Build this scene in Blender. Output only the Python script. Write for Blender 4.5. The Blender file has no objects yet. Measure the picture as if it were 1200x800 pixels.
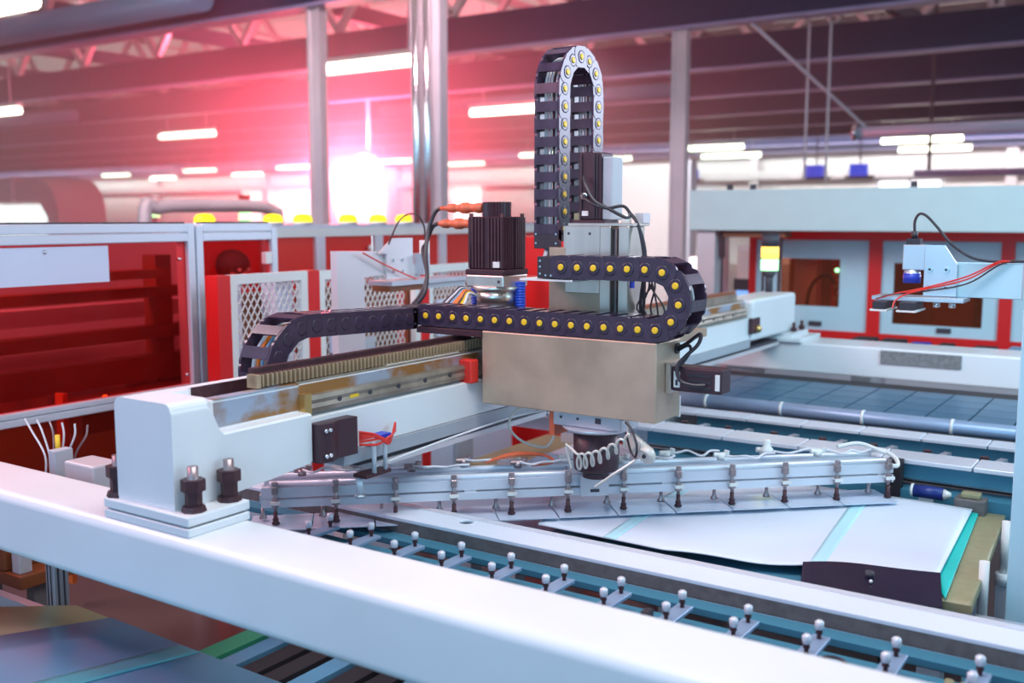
import bpy, bmesh, math, random
from mathutils import Vector, Matrix
R = math.radians
rnd = random.Random(7)
sc = bpy.context.scene
C = sc.collection

# ---------------------------------------------------------------- camera, world, light
cam = bpy.data.cameras.new('camera')
cam.sensor_width = 36.0
cam.lens = 35.73
cam.clip_end = 300
cam.dof.use_dof = True
cam.dof.focus_distance = 2.55
cam.dof.aperture_fstop = 2.6
co = bpy.data.objects.new('camera', cam)
co.location = (0, 0, 1.5)
co.rotation_euler = (R(90 - 6.942), 0, R(33.695))
C.objects.link(co)
sc.camera = co
sc.view_settings.view_transform = 'Standard'
sc.view_settings.look = 'None'
sc.view_settings.gamma = 1
sc.view_settings.use_curve_mapping = False
sc.view_settings.exposure = 0.0

w = bpy.data.worlds.new('hall_daylight')
sc.world = w
w.use_nodes = True
bg = w.node_tree.nodes['Background']
bg.inputs[0].default_value = (0.40, 0.70, 1.0, 1)
bg.inputs[1].default_value = 0.88


def lamp(name, kind, loc, energy, color, size=1.0, sizey=None, aim=None, **kw):
    l = bpy.data.lights.new(name, kind)
    l.energy = energy
    l.color = color
    if kind == 'AREA':
        l.size = size
        if sizey:
            l.shape = 'RECTANGLE'
            l.size_y = sizey
    elif kind in ('POINT', 'SPOT'):
        l.shadow_soft_size = size
    for k, v in kw.items():
        setattr(l, k, v)
    o = bpy.data.objects.new(name, l)
    o.location = loc
    if aim is not None:
        o.rotation_euler = (Vector(aim) - Vector(loc)).to_track_quat('-Z', 'Y').to_euler()
    C.objects.link(o)
    return o


lamp('roof_light_panel', 'AREA', (-0.7, 1.5, 3.3), 58, (0.97, 0.97, 1.0), 2.0, 1.2, aim=(-0.9, 1.6, 0.9))  # added overhead fill; no such panel hangs here
lamp('right_aisle_light', 'AREA', (2.6, 3.0, 2.3), 42, (0.50, 0.86, 1.0), 2.0, 1.4, aim=(-1.2, 2.2, 0.9))  # cool fill added from the right, out of view
lamp('front_aisle_light', 'AREA', (-0.6, -2.6, 2.0), 46, (0.26, 0.68, 1.0), 2.2, 1.4, aim=(-1.0, 1.5, 0.8))  # blue fill added from behind the camera
lamp('left_aisle_light', 'AREA', (-3.0, 0.2, 2.9), 24, (1.0, 0.34, 0.42), 0.9, 0.9, aim=(-1.6, 2.3, 1.1))  # red fill added to tint the left side
lamp('far_right_light', 'AREA', (1.5, 3.2, 3.2), 52, (0.50, 0.86, 1.0), 2.5, 1.5, aim=(-1.0, 6.3, 1.1), spread=R(120))  # cyan fill added for the far machine
lamp('right_back_light', 'AREA', (1.5, 7.2, 2.65), 20, (0.72, 0.78, 1.0), 2.0, 1.2, aim=(-1.4, 2.5, 1.4), spread=R(80))  # unseen fill added for the sheen on the upright chain
lamp('partition_light', 'SPOT', (-5.9, 10.0, 3.4), 550, (1.0, 0.93, 0.93), 0.1, aim=(-6.5, 12.5, 1.2), spot_size=R(95), spot_blend=0.4)  # spot added to brighten the white partition
lamp('hall_lamp_middle', 'AREA', (-3.6, 3.4, 4.7), 130, (1.0, 0.66, 0.74), 1.2, 0.8, aim=(-6.0, 7.0, 1.9), spread=R(80))  # pink fill added to brighten the hall columns
lamp('hall_lamp_left', 'AREA', (-4.6, 1.2, 3.3), 105, (1.0, 0.72, 0.75), 1.5, 1.5, aim=(-4.0, 4.0, 0.8))  # pink fill added for the machine behind the red guard
lamp('wall_wash_lights', 'AREA', (-22, 27.0, 4.9), 5500, (1.0, 0.88, 0.88), 60, 0.8, aim=(-22, 31.9, 2.0))  # unseen strip added to brighten the back wall
lamp('hall_flood_lamp', 'POINT', (-11.98, 13.0, 2.15), 3100, (1.0, 0.10, 0.165), 0.42)  # red point light added to imitate the lens glare


# ---------------------------------------------------------------- materials
M = {}


def mat(name, col, rough=0.5, metal=0.0, noise=0.0, scale=8.0, bump=0.0, stretch=None, col2=None,
        emit=None, estr=0.0, spec=0.5, coat=0.0, fac=(0.35, 0.65)):
    m = bpy.data.materials.new(name)
    m.use_nodes = True
    nt = m.node_tree
    b = nt.nodes['Principled BSDF']
    b.inputs['Base Color'].default_value = (*col, 1)
    b.inputs['Roughness'].default_value = rough
    b.inputs['Metallic'].default_value = metal
    b.inputs['Specular IOR Level'].default_value = spec
    b.inputs['Coat Weight'].default_value = coat
    if emit:
        b.inputs['Emission Color'].default_value = (*emit, 1)
        b.inputs['Emission Strength'].default_value = estr
    if noise or bump or col2:
        tc = nt.nodes.new('ShaderNodeTexCoord')
        mp = nt.nodes.new('ShaderNodeMapping')
        if stretch:
            mp.inputs['Scale'].default_value = stretch
        nz = nt.nodes.new('ShaderNodeTexNoise')
        nz.inputs['Scale'].default_value = scale
        nz.inputs['Detail'].default_value = 5
        nt.links.new(tc.outputs['Object'], mp.inputs[0])
        nt.links.new(mp.outputs[0], nz.inputs['Vector'])
        if noise or col2:
            cr = nt.nodes.new('ShaderNodeValToRGB')
            cr.color_ramp.elements[0].position = fac[0]
            cr.color_ramp.elements[1].position = fac[1]
            c2 = col2 if col2 else tuple(max(0, c * (1 - noise)) for c in col)
            cr.color_ramp.elements[0].color = (*c2, 1)
            cr.color_ramp.elements[1].color = (*col, 1)
            nt.links.new(nz.outputs['Fac'], cr.inputs[0])
            nt.links.new(cr.outputs[0], b.inputs['Base Color'])
        if bump:
            bp = nt.nodes.new('ShaderNodeBump')
            bp.inputs['Strength'].default_value = bump
            bp.inputs['Distance'].default_value = 0.002
            nt.links.new(nz.outputs['Fac'], bp.inputs['Height'])
            nt.links.new(bp.outputs[0], b.inputs['Normal'])
    M[name] = m
    return m


mat('white_paint', (0.80, 0.81, 0.84), 0.32, noise=0.05, scale=5, coat=0.15)
mat('grey_paint', (0.46, 0.47, 0.52), 0.45, noise=0.08)
mat('pale_panel', (0.50, 0.74, 0.84), 0.45, noise=0.04)
mat('header_paint', (0.56, 0.68, 0.68), 0.5, noise=0.04)
mat('steel_plate', (0.62, 0.46, 0.34), 0.38, 0.50, noise=0.26, scale=7, bump=0.05)
mat('brushed_steel', (0.82, 0.72, 0.64), 0.3, 0.9, noise=0.12, scale=30, stretch=(1, 1, 0.05))
mat('old_steel', (0.50, 0.43, 0.35), 0.4, 0.7, noise=0.35, scale=14, bump=0.2)
mat('rust_steel', (0.45, 0.50, 0.62), 0.42, 0.55, col2=(0.40, 0.19, 0.06), scale=9, stretch=(1, 0.7, 1), fac=(0.45, 0.56))
mat('rack_steel', (0.58, 0.42, 0.26), 0.42, 0.4, noise=0.4, scale=25)
mat('fitting_metal', (0.46, 0.36, 0.37), 0.32, 0.75, noise=0.2, scale=60)
mat('chrome', (0.75, 0.74, 0.76), 0.18, 1.0)
mat('aluminium', (0.66, 0.68, 0.74), 0.33, 0.75, noise=0.05, scale=20)
mat('alu_white', (0.70, 0.72, 0.80), 0.35, 0.25)
mat('slot_dark', (0.05, 0.045, 0.06), 0.6)
mat('black_plastic', (0.040, 0.030, 0.042), 0.42, noise=0.25, scale=40)
mat('chain_plastic', (0.060, 0.038, 0.072), 0.24, noise=0.3, scale=30)
mat('motor_black', (0.062, 0.022, 0.033), 0.38, noise=0.2, scale=30)
mat('bolt_dark', (0.10, 0.040, 0.048), 0.4, 0.4, noise=0.3, scale=60)
mat('yellow_cap', (0.90, 0.55, 0.02), 0.4)
mat('red_paint', (0.72, 0.012, 0.012), 0.35)
mat('red_plastic', (0.75, 0.03, 0.02), 0.35)
mat('orange_wire', (0.85, 0.20, 0.02), 0.4)
mat('white_wire', (0.72, 0.70, 0.74), 0.4)
mat('clear_hose', (0.72, 0.66, 0.60), 0.2, spec=0.8)
mat('connector_orange', (0.80, 0.16, 0.07), 0.4, noise=0.2, scale=40)
mat('blue_hose', (0.02, 0.09, 0.65), 0.35)
mat('blue_plastic', (0.02, 0.05, 0.55), 0.35, noise=0.2)
mat('blue_lit', (0.02, 0.05, 0.55), emit=(0.05, 0.10, 1.0), estr=0.7)
mat('navy_roller', (0.012, 0.03, 0.20), 0.35)
mat('sheet_white', (0.72, 0.77, 0.88), 0.42, noise=0.04, scale=3, bump=0.15)
mat('sheet_blue', (0.36, 0.50, 0.66), 0.25, noise=0.06, scale=2)
mat('cell_strip', (0.60, 0.69, 0.86), 0.18, 0.1, noise=0.1, scale=12)
mat('teal_film', (0.01, 0.60, 0.55), 0.3)
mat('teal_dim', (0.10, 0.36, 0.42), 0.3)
mat('teal_pale', (0.50, 0.80, 0.88), 0.35)
mat('tan_board', (0.33, 0.30, 0.17), 0.5, noise=0.12, scale=40)
mat('green_board', (0.30, 0.34, 0.20), 0.3, noise=0.1, scale=5)
mat('foil_dark', (0.022, 0.016, 0.05), 0.22, 0.3, noise=0.4, scale=4)
mat('conveyor_grey', (0.17, 0.15, 0.15), 0.5, noise=0.25, scale=60)
mat('conveyor_teal', (0.07, 0.26, 0.38), 0.4, 0.2)
mat('conveyor_black', (0.02, 0.015, 0.02), 0.6)
mat('glass_cell', (0.03, 0.15, 0.27), 0.32, 0.1, noise=0.25, scale=6)
mat('floor_paint', (0.14, 0.085, 0.08), 0.32, noise=0.2, scale=1.2)
mat('wall_white', (0.80, 0.76, 0.76), 0.7, noise=0.06, scale=0.4)
mat('roof_sheet', (0.62, 0.56, 0.58), 0.7, noise=0.12, scale=0.8)
mat('beam_navy', (0.004, 0.012, 0.060), 0.55, noise=0.1, scale=2)
mat('beam_flange', (0.30, 0.28, 0.48), 0.4, noise=0.15, scale=3)
mat('pipe_blue', (0.16, 0.32, 0.50), 0.4, 0.1)
mat('column_grey', (0.72, 0.66, 0.69), 0.38, 0.3, noise=0.1, scale=3)
mat('duct_grey', (0.50, 0.43, 0.44), 0.5, 0.2, noise=0.12, scale=3)
mat('label_white', (0.78, 0.76, 0.74), 0.5)
mat('label_grey', (0.25, 0.25, 0.26), 0.5, noise=0.3, scale=60)
mat('board_white', (0.72, 0.74, 0.90), 0.35, noise=0.06, scale=3)
mat('brass', (0.65, 0.42, 0.16), 0.3, 0.8)
mat('machine_brown', (0.26, 0.075, 0.025), 0.4, noise=0.3, scale=4)
mat('orange_metal', (0.75, 0.20, 0.03), 0.4, noise=0.3, scale=5)
mat('green_board2', (0.05, 0.35, 0.18), 0.5)
mat('skin', (0.60, 0.36, 0.28), 0.6)
mat('hair', (0.10, 0.05, 0.04), 0.7)
mat('cloth_pale', (0.62, 0.55, 0.60), 0.8)
mat('cloth_blue', (0.06, 0.08, 0.50), 0.8)
mat('tube_glow', (1, 1, 1), emit=(1.0, 0.90, 0.72), estr=7.0)
mat('lamp_yellow', (0.9, 0.7, 0.0), 0.4, emit=(1.0, 0.72, 0.02), estr=1.2)
mat('lamp_amber', (0.9, 0.5, 0.05), 0.4, emit=(1.0, 0.62, 0.10), estr=2.2)
mat('lamp_green', (0.5, 0.9, 0.5), 0.4, emit=(0.35, 1.0, 0.40), estr=2.6)
mat('led_orange', (0.9, 0.4, 0.05), 0.4, emit=(1.0, 0.30, 0.03), estr=6)
mat('skylight', (0.8, 0.75, 0.72), emit=(1.0, 0.86, 0.84), estr=0.38)  # glow put into roof sheets, not a real light opening
mat('pipe_pale', (0.42, 0.60, 0.74), 0.35)
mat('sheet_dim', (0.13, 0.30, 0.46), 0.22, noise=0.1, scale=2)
mat('clamp_blue', (0.30, 0.42, 0.60), 0.35, 0.3)
mat('window_glow', (1, 1, 1), emit=(1.0, 0.86, 0.86), estr=2.2)  # glow of the windows, also put into a cabinet and a panel
mat('screen_blue', (0.1, 0.3, 0.8), 0.3, emit=(0.25, 0.5, 1.0), estr=0.9)


def glass(name, tint, gloss, mixv):
    m = bpy.data.materials.new(name)
    m.use_nodes = True
    nt = m.node_tree
    for n in list(nt.nodes):
        if n.type != 'OUTPUT_MATERIAL':
            nt.nodes.remove(n)
    out = [n for n in nt.nodes if n.type == 'OUTPUT_MATERIAL'][0]
    t = nt.nodes.new('ShaderNodeBsdfTransparent')
    t.inputs[0].default_value = (*tint, 1)
    d = nt.nodes.new('ShaderNodeBsdfPrincipled')
    d.inputs['Base Color'].default_value = (*gloss, 1)
    d.inputs['Roughness'].default_value = 0.06
    mx = nt.nodes.new('ShaderNodeMixShader')
    mx.inputs[0].default_value = mixv
    nt.links.new(t.outputs[0], mx.inputs[1])
    nt.links.new(d.outputs[0], mx.inputs[2])
    nt.links.new(mx.outputs[0], out.inputs[0])
    M[name] = m


glass('red_glass', (0.92, 0.29, 0.29), (0.45, 0.01, 0.01), 0.10)
glass('amber_glass', (0.80, 0.22, 0.10), (0.22, 0.02, 0.01), 0.2)
glass('brown_glass', (0.95, 0.62, 0.50), (0.20, 0.08, 0.04), 0.18)
glass('blue_film', (0.25, 0.55, 0.80), (0.10, 0.30, 0.45), 0.5)


# ---------------------------------------------------------------- mesh helpers
class MB:
    def __init__(s):
        s.bm = bmesh.new()

    def _add(s, verts, faces):
        vs = [s.bm.verts.new(v) for v in verts]
        out = []
        for f in faces:
            try:
                out.append(s.bm.faces.new([vs[i] for i in f]))
            except ValueError:
                pass
        return vs, out

    def box(s, x0, x1, y0, y1, z0, z1, bev=0.0, seg=2):
        if x0 > x1: x0, x1 = x1, x0
        if y0 > y1: y0, y1 = y1, y0
        if z0 > z1: z0, z1 = z1, z0
        v = [(x, y, z) for x in (x0, x1) for y in (y0, y1) for z in (z0, z1)]
        vs, fs = s._add(v, [(0, 1, 3, 2), (4, 6, 7, 5), (0, 4, 5, 1), (2, 3, 7, 6), (0, 2, 6, 4), (1, 5, 7, 3)])
        if bev:
            ed = list({e for f in fs for e in f.edges})
            bmesh.ops.bevel(s.bm, geom=ed, offset=bev, segments=seg, affect='EDGES', profile=0.5)
        return s

    def obox(s, c, ax, ay, az, hx, hy, hz):
        c = Vector(c); ax = Vector(ax).normalized(); ay = Vector(ay).normalized(); az = Vector(az).normalized()
        v = [c + ax * i * hx + ay * j * hy + az * k * hz for i in (-1, 1) for j in (-1, 1) for k in (-1, 1)]
        s._add(v, [(0, 1, 3, 2), (4, 6, 7, 5), (0, 4, 5, 1), (2, 3, 7, 6), (0, 2, 6, 4), (1, 5, 7, 3)])
        return s

    def bar(s, p, q, wd, h, up=(0, 0, 1)):
        p = Vector(p); q = Vector(q)
        d = (q - p); L = d.length; d.normalize()
        u = Vector(up); sd = d.cross(u).normalized(); u = sd.cross(d)
        return s.obox((p + q) / 2, d, sd, u, L / 2, wd / 2, h / 2)

    def rings(s, rings, closed=False, caps=True):
        n = len(rings[0])
        V = [[s.bm.verts.new(p) for p in r] for r in rings]
        m = len(V)
        for i in range(m if closed else m - 1):
            a, b = V[i], V[(i + 1) % m]
            for j in range(n):
                k = (j + 1) % n
                f = s.bm.faces.new((a[j], a[k], b[k], b[j]))
                f.smooth = n > 8
        if caps and not closed:
            s.bm.faces.new(list(reversed(V[0])))
            s.bm.faces.new(V[-1])
        return s

    def cyl(s, p, q, r, r2=None, n=16):
        p = Vector(p); q = Vector(q)
        r2 = r if r2 is None else r2
        d = (q - p).normalized()
        a = d.orthogonal().normalized(); b = d.cross(a)
        rr = []
        for c, rad in ((p, r), (q, r2)):
            rr.append([c + (a * math.cos(t) + b * math.sin(t)) * rad for t in [2 * math.pi * i / n for i in range(n)]])
        return s.rings(rr)

    def lathe(s, base, prof, n=20, axis=(0, 0, 1), phase=0.0):
        base = Vector(base); d = Vector(axis).normalized()
        a = d.orthogonal().normalized(); b = d.cross(a)
        rr = []
        for (r, h) in prof:
            rr.append([base + d * h + (a * math.cos(t) + b * math.sin(t)) * max(r, 1e-4)
                       for t in [phase + 2 * math.pi * i / n for i in range(n)]])
        return s.rings(rr)

    def tube(s, pts, r, n=8):
        P = [Vector(p) for p in pts]
        rr = []
        up = None
        for i, p in enumerate(P):
            d = (P[min(i + 1, len(P) - 1)] - P[max(i - 1, 0)]).normalized()
            if up is None:
                up = d.orthogonal().normalized()
            up = (up - d * up.dot(d))
            if up.length < 1e-5:
                up = d.orthogonal()
            up.normalize()
            b = d.cross(up)
            rad = r(i / (len(P) - 1)) if callable(r) else r
            rr.append([p + (up * math.cos(t) + b * math.sin(t)) * rad for t in [2 * math.pi * k / n for k in range(n)]])
        return s.rings(rr)

    def prism(s, poly, fn, a, b, bev=0.0):
        """poly of 2D points, fn(u,v,t)->xyz, extruded t from a to b"""
        n = len(poly)
        A = [s.bm.verts.new(fn(u, v, a)) for u, v in poly]
        B = [s.bm.verts.new(fn(u, v, b)) for u, v in poly]
        s.bm.faces.new(A); s.bm.faces.new(list(reversed(B)))
        for i in range(n):
            j = (i + 1) % n
            s.bm.faces.new((A[j], A[i], B[i], B[j]))
        return s

    def sphere(s, c, r, n=12, sc_=(1, 1, 1)):
        m = Matrix.Translation(c) @ Matrix.Diagonal((r * sc_[0], r * sc_[1], r * sc_[2], 1))
        g = bmesh.ops.create_uvsphere(s.bm, u_segments=n, v_segments=max(6, n // 2), radius=1, matrix=m)
        for v in g['verts']:
            for f in v.link_faces:
                f.smooth = True
        return s

    def mesh(s, name, m):
        bmesh.ops.recalc_face_normals(s.bm, faces=s.bm.faces)
        me = bpy.data.meshes.new(name)
        s.bm.to_mesh(me); s.bm.free()
        me.materials.append(M[m] if isinstance(m, str) else m)
        return me

    def build(s, name, m, parent=None, mw=None):
        return link(name, s.mesh(name, m), parent, mw)


def link(name, me, parent=None, mw=None):
    o = bpy.data.objects.new(name, me)
    C.objects.link(o)
    if parent is not None:
        o.parent = parent
        # geometry is written in world coordinates; the parent chain holds only translations/rotations known here
        if mw is None:
            o.matrix_parent_inverse = WM[parent.name].inverted()
            WM[o.name] = Matrix.Identity(4)
        else:
            o.matrix_local = mw
            WM[o.name] = WM[parent.name] @ mw
    else:
        if mw is not None:
            o.matrix_world = mw
        WM[o.name] = mw if mw is not None else Matrix.Identity(4)
    return o


WM = {}


def tag(o, label, cat, group=None):
    o['label'] = label
    o['category'] = cat
    if group:
        o['group'] = group
    return o


def thing(name, loc, label, cat, group=None, rz=0.0):
    o = bpy.data.objects.new(name, None)
    o.empty_display_size = 0.1
    o.location = loc
    o.rotation_euler = (0, 0, rz)
    C.objects.link(o)
    WM[o.name] = Matrix.Translation(loc) @ Matrix.Rotation(rz, 4, 'Z')
    return tag(o, label, cat, group)


def struct(o):
    o['kind'] = 'structure'
    return o


def stuff(o):
    o['kind'] = 'stuff'
    return o


def lab(o, t):
    o['label'] = t
    return o


def cut(o, mb):
    """cut a real hole with a temporary solid, leaving only the result"""
    me = mb.mesh('tmp', 'slot_dark')
    c = bpy.data.objects.new('tmp', me)
    C.objects.link(c)
    md = o.modifiers.new('hole', 'BOOLEAN')
    md.object = c
    md.operation = 'DIFFERENCE'
    md.solver = 'EXACT'
    bpy.context.view_layer.update()
    dg = bpy.context.evaluated_depsgraph_get()
    new = bpy.data.meshes.new_from_object(o.evaluated_get(dg))
    o.modifiers.remove(md)
    o.data = new
    bpy.data.objects.remove(c)
    return o


def arc(c, e1, e2, r, a0, a1, n):
    c = Vector(c); e1 = Vector(e1); e2 = Vector(e2)
    return [c + e1 * r * math.cos(a0 + (a1 - a0) * i / n) + e2 * r * math.sin(a0 + (a1 - a0) * i / n) for i in range(n + 1)]


def smooth(pts, n=6):
    """Catmull-Rom through points"""
    P = [Vector(p) for p in pts]
    P = [P[0] * 2 - P[1]] + P + [P[-1] * 2 - P[-2]]
    out = []
    for i in range(1, len(P) - 2):
        for k in range(n):
            t = k / n
            a, b, c, d = P[i - 1:i + 3]
            out.append(0.5 * ((2 * b) + (c - a) * t + (2 * a - 5 * b + 4 * c - d) * t * t + (3 * b - a - 3 * c + d) * t ** 3))
    out.append(P[-2])
    return out


XY = lambda u, v, t: (u, v, t)
XZ = lambda u, v, t: (u, t, v)
YZ = lambda u, v, t: (t, u, v)

# ================================================================ SETTING
fl = MB().box(-60, 12, -6, 34, -0.1, 0).build('floor', 'floor_paint')
struct(fl)
wb = MB().box(-75, 14, 32, 32.3, 0, 5.2).build('wall_back', 'wall_white')
struct(wb)
# windows of the far wall, a bright one behind the added glare lamp
for i, (x0, x1, z0, z1) in enumerate([(-36, -31.5, 1.3, 2.9), (-30.2, -27.4, 1.3, 2.6), (-25.6, -22.6, 1.0, 2.9),
                                      (-15.5, -13.2, 1.2, 2.4), (-8.0, -6.2, 1.3, 2.6)]):
    wn = struct(MB().box(x0, x1, 31.93, 31.98, z0, z1).build('window_%d' % (i + 1), 'window_glow'))
    f = MB()
    for xx in (x0, (x0 + x1) / 2, x1):
        f.box(xx - 0.04, xx + 0.04, 31.86, 31.93, z0 - 0.04, z1 + 0.04)
    f.box(x0, x1, 31.86, 31.93, z0 - 0.08, z0); f.box(x0, x1, 31.86, 31.93, z1, z1 + 0.08)
    f.build('window_frame', 'alu_white', wn)
for i in range(6):
    x = -42 + i * 7.5
    MB().box(x, x + 0.3, 31.7, 32, 0, 5).build('wall_pillar', 'column_grey', wb)
MB().box(-70, 12, 31.6, 31.9, 2.7, 2.95).build('cable_tray', 'column_grey', wb)

ce = MB().box(-75, 14, -2, 32.3, 5.2, 5.35).build('ceiling', 'roof_sheet')
struct(ce)
BY = [7.35 + 3.03 * k for k in range(-1, 9)]
for k, y in enumerate(BY):
    b = MB().box(-75, 14, y - 0.03, y + 0.03, 3.53, 3.95).build('roof_beam', 'beam_navy', ce)
    f = MB().box(-75, 14, y - 0.11, y + 0.11, 3.5, 3.53)
    f.build('beam_flange', 'beam_flange', b)
    # lattice above each beam up to the roof
    if k < 6:
        lt = MB()
        for i in range(26):
            x = -42 + i * 1.9
            lt.bar((x, y, 3.98), (x + 0.95, y, 5.18), 0.09, 0.09)
            lt.bar((x + 0.95, y, 5.18), (x + 1.9, y, 3.98), 0.09, 0.09)
        lt.build('roof_truss', 'column_grey', ce)
for i in range(15):
    x = -40 + i * 3.3
    MB().box(x, x + 0.12, -1, 32, 4.3, 4.52).build('roof_purlin', 'beam_navy', ce)
for j in range(5):
    for i in range(13):
        MB().box(-30 + i * 2.9, -27.7 + i * 2.9, 4.75 + 3.03 * j, 6.95 + 3.03 * j, 5.12, 5.18).build('roof_light', 'skylight', ce)  # glowing sheets added to brighten the dark roof between beams
for (y, z, r_, x0, x1) in ((7.1, 3.72, 0.15, -40, -8.5), (13.2, 3.66, 0.12, -40, -20), (16.2, 3.66, 0.12, -14, -7.5)):
    MB().cyl((x0, y, z), (x1, y, z), r_, n=14).build('pipe_run', 'pipe_blue', ce)

# columns
def column(x, y, wd, top, lbl, flut=False):
    t = thing('steel_column', (x, y, 0), lbl, 'column', 'steel columns of the hall')
    s = MB().box(x - wd / 2 + 0.02, x + wd / 2 - 0.02, y - 0.03, y + 0.03, 0.03, top)
    s.build('web', 'column_grey', t)
    f = MB()
    f.box(x - wd / 2 - 0.012, x - wd / 2 + 0.02, y - 0.05, y + 0.05, 0.03, top)
    f.box(x + wd / 2 - 0.02, x + wd / 2 + 0.012, y - 0.05, y + 0.05, 0.03, top)
    f.build('flange', 'column_grey', t)
    MB().box(x - wd, x + wd, y - 0.16, y + 0.16, 0, 0.03).build('foot_plate', 'column_grey', t)
    if flut:
        for dx in (-0.07, 0.04):
            MB().cyl((x + dx, y - 0.08, 0.1), (x + dx, y - 0.08, top), 0.03, n=12).build('down_pipe', 'chrome', t)
    return t

column(-7.17, 7.35, 0.14, 3.5, 'slim steel column left of the glare, directly under the nearest roof beam')
column(-5.163, 6.55, 0.27, 4.2, 'widest steel column with bright pipes, right of the glare', True)
column(-4.73, 10.38, 0.15, 3.5, 'grey steel column just left of the pale machine header')

# tube lamps: x, y, label
TL = [(-5.03, 23.5, 'upper of the two long tube lamps at the far right'),
      (-5.40, 26.7, 'lower of the two long tube lamps at the far right'),
      (-9.85, 23.4, 'upper tube lamp just right of the grey column'),
      (-10.6, 26.6, 'lower tube lamp just right of the grey column'),
      (-7.73, 8.70, 'nearest long tube lamp, between slim and widest columns'),
      (-17.2, 13.85, 'single tube lamp hanging alone high on the left'),
      (-29.8, 24.5, 'second tube lamp left of the slim column, upper row'),
      (-30.9, 27.7, 'tube lamp nearest left of the glare, lower row'),
      (-25.1, 24.6, 'tube lamp partly behind the slim column'),
      (-35.8, 25.3, 'leftmost small tube lamp of the far upper row'),
      (-36.8, 28.3, 'leftmost small tube lamp of the far lower row'),
      (-19.9, 23.7, 'tube lamp beside the glare, left edge of widest column'),
      (-19.3, 26.1, 'tube lamp just right of the widest column'),
      (-8.95, 13.5, 'short tube lamp left of the tall upright cable chain'),
      (-14.5, 23.4, 'far tube lamp seen between the legs of the upright cable chain'),
      (-14.3, 26.3, 'far tube lamp right behind the small black motor'),
      (-8.45, 4.73, 'tube lamp in the top left corner of the picture'),
      (-16.3, 9.25, 'tube lamp cut by the left picture edge, under the second beam')]
for x, y, lb in TL:
    t = thing('tube_lamp', (x, y, 3.17), lb + ', white and glowing', 'lamp', 'hanging tube lamps')
    MB().cyl((x - 0.83, y, 3.17), (x + 0.83, y, 3.17), 0.06, n=10).build('tube', 'tube_glow', t)
    MB().box(x - 0.85, x + 0.85, y - 0.05, y + 0.05, 3.235, 3.29).build('housing', 'label_white', t)
    for dx in (-0.6, 0.6):
        MB().cyl((x + dx, y, 3.29), (x + dx, y, 5.2), 0.012, n=6).build('hanger', 'column_grey', t)

t = thing('partition_wall', (-6.5, 12.5, 0), 'bright white partition standing left of the grey column in the background', 'partition')
MB().box(-7.6, -5.62, 12.5, 12.6, 0, 2.2).build('panel', 'wall_white', t)
MB().box(-7.7, -7.6, 12.45, 12.65, 0, 2.25).build('frame', 'alu_white', t)
MB().box(-5.62, -5.5, 12.45, 12.65, 0, 2.25).build('frame', 'alu_white', t)
# lamp body added to imitate the lens glare
t = thing('flood_lamp', (-11.98, 13.0, 2.15), 'blindingly bright flood lamp between the slim and the widest column', 'lamp')
MB().lathe((-11.98, 13.50, 2.15), [(0.2, 0), (0.46, -0.1), (0.46, -0.13), (0.2, -0.05)], 24, (0, 1, 0)).build('reflector', 'label_white', t)
MB().cyl((-11.98, 13.5, 2.3), (-11.98, 13.5, 5.2), 0.04).build('hanger', 'column_grey', t)

# light wall boxes in blue
for x, lb in ((-10.62, 'blue wall light left end, above the pale header'), (-7.47, 'middle blue wall light above the pale header'),
              (-6.47, 'right blue wall light above the pale header')):
    t = thing('wall_light', (x, 24, 2.25), lb, 'wall light', 'blue wall lights')
    MB().box(x - 0.2, x + 0.2, 23.9, 24.1, 2.44, 2.72, 0.03).build('lens', 'blue_lit', t)
    MB().box(x - 0.3, x + 0.3, 23.95, 24.2, 2.38, 2.46).build('bracket', 'slot_dark', t)
    MB().cyl((x, 24.1, 2.7), (x, 24.1, 5.2), 0.02, n=6).build('hanger', 'slot_dark', t)
for x, lb in ((-3.54, 'left thin hanging rod above the pale header'), (-3.31, 'right thin hanging rod above the pale header')):
    tag(MB().cyl((x, 11.0, 1.9), (x, 11.0, 5.2), 0.016, n=6).build('hanging_rod', 'column_grey'), lb, 'rod', 'hanging rods')
t = thing('overhead_pipe', (-1.5, 12.4, 2.9), 'thick pale blue pipe hanging at the upper right', 'pipe')
MB().cyl((-3.13, 11.5, 2.42), (3.5, 11.5, 2.42), 0.065, n=16).build('pipe', 'pipe_pale', t)
MB().cyl((-3.17, 11.5, 2.42), (-3.13, 11.5, 2.42), 0.09, n=16).build('end_cap', 'chrome', t)
MB().cyl((-3.05, 11.5, 2.48), (-3.95, 10.38, 3.5), 0.018, n=6).build('tie_rod', 'alu_white', t)
t = thing('overhead_pipe', (1, 13.0, 2.2), 'thin dark blue pipe along the far wall at the upper right', 'pipe')
MB().cyl((-3.5, 16, 2.15), (5, 16, 2.15), 0.05, n=10).build('pipe', 'pipe_blue', t)
MB().cyl((-3.3, 16, 2.2), (-3.3, 16, 5.19), 0.03, n=6).build('hanger', 'slot_dark', t)

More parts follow.
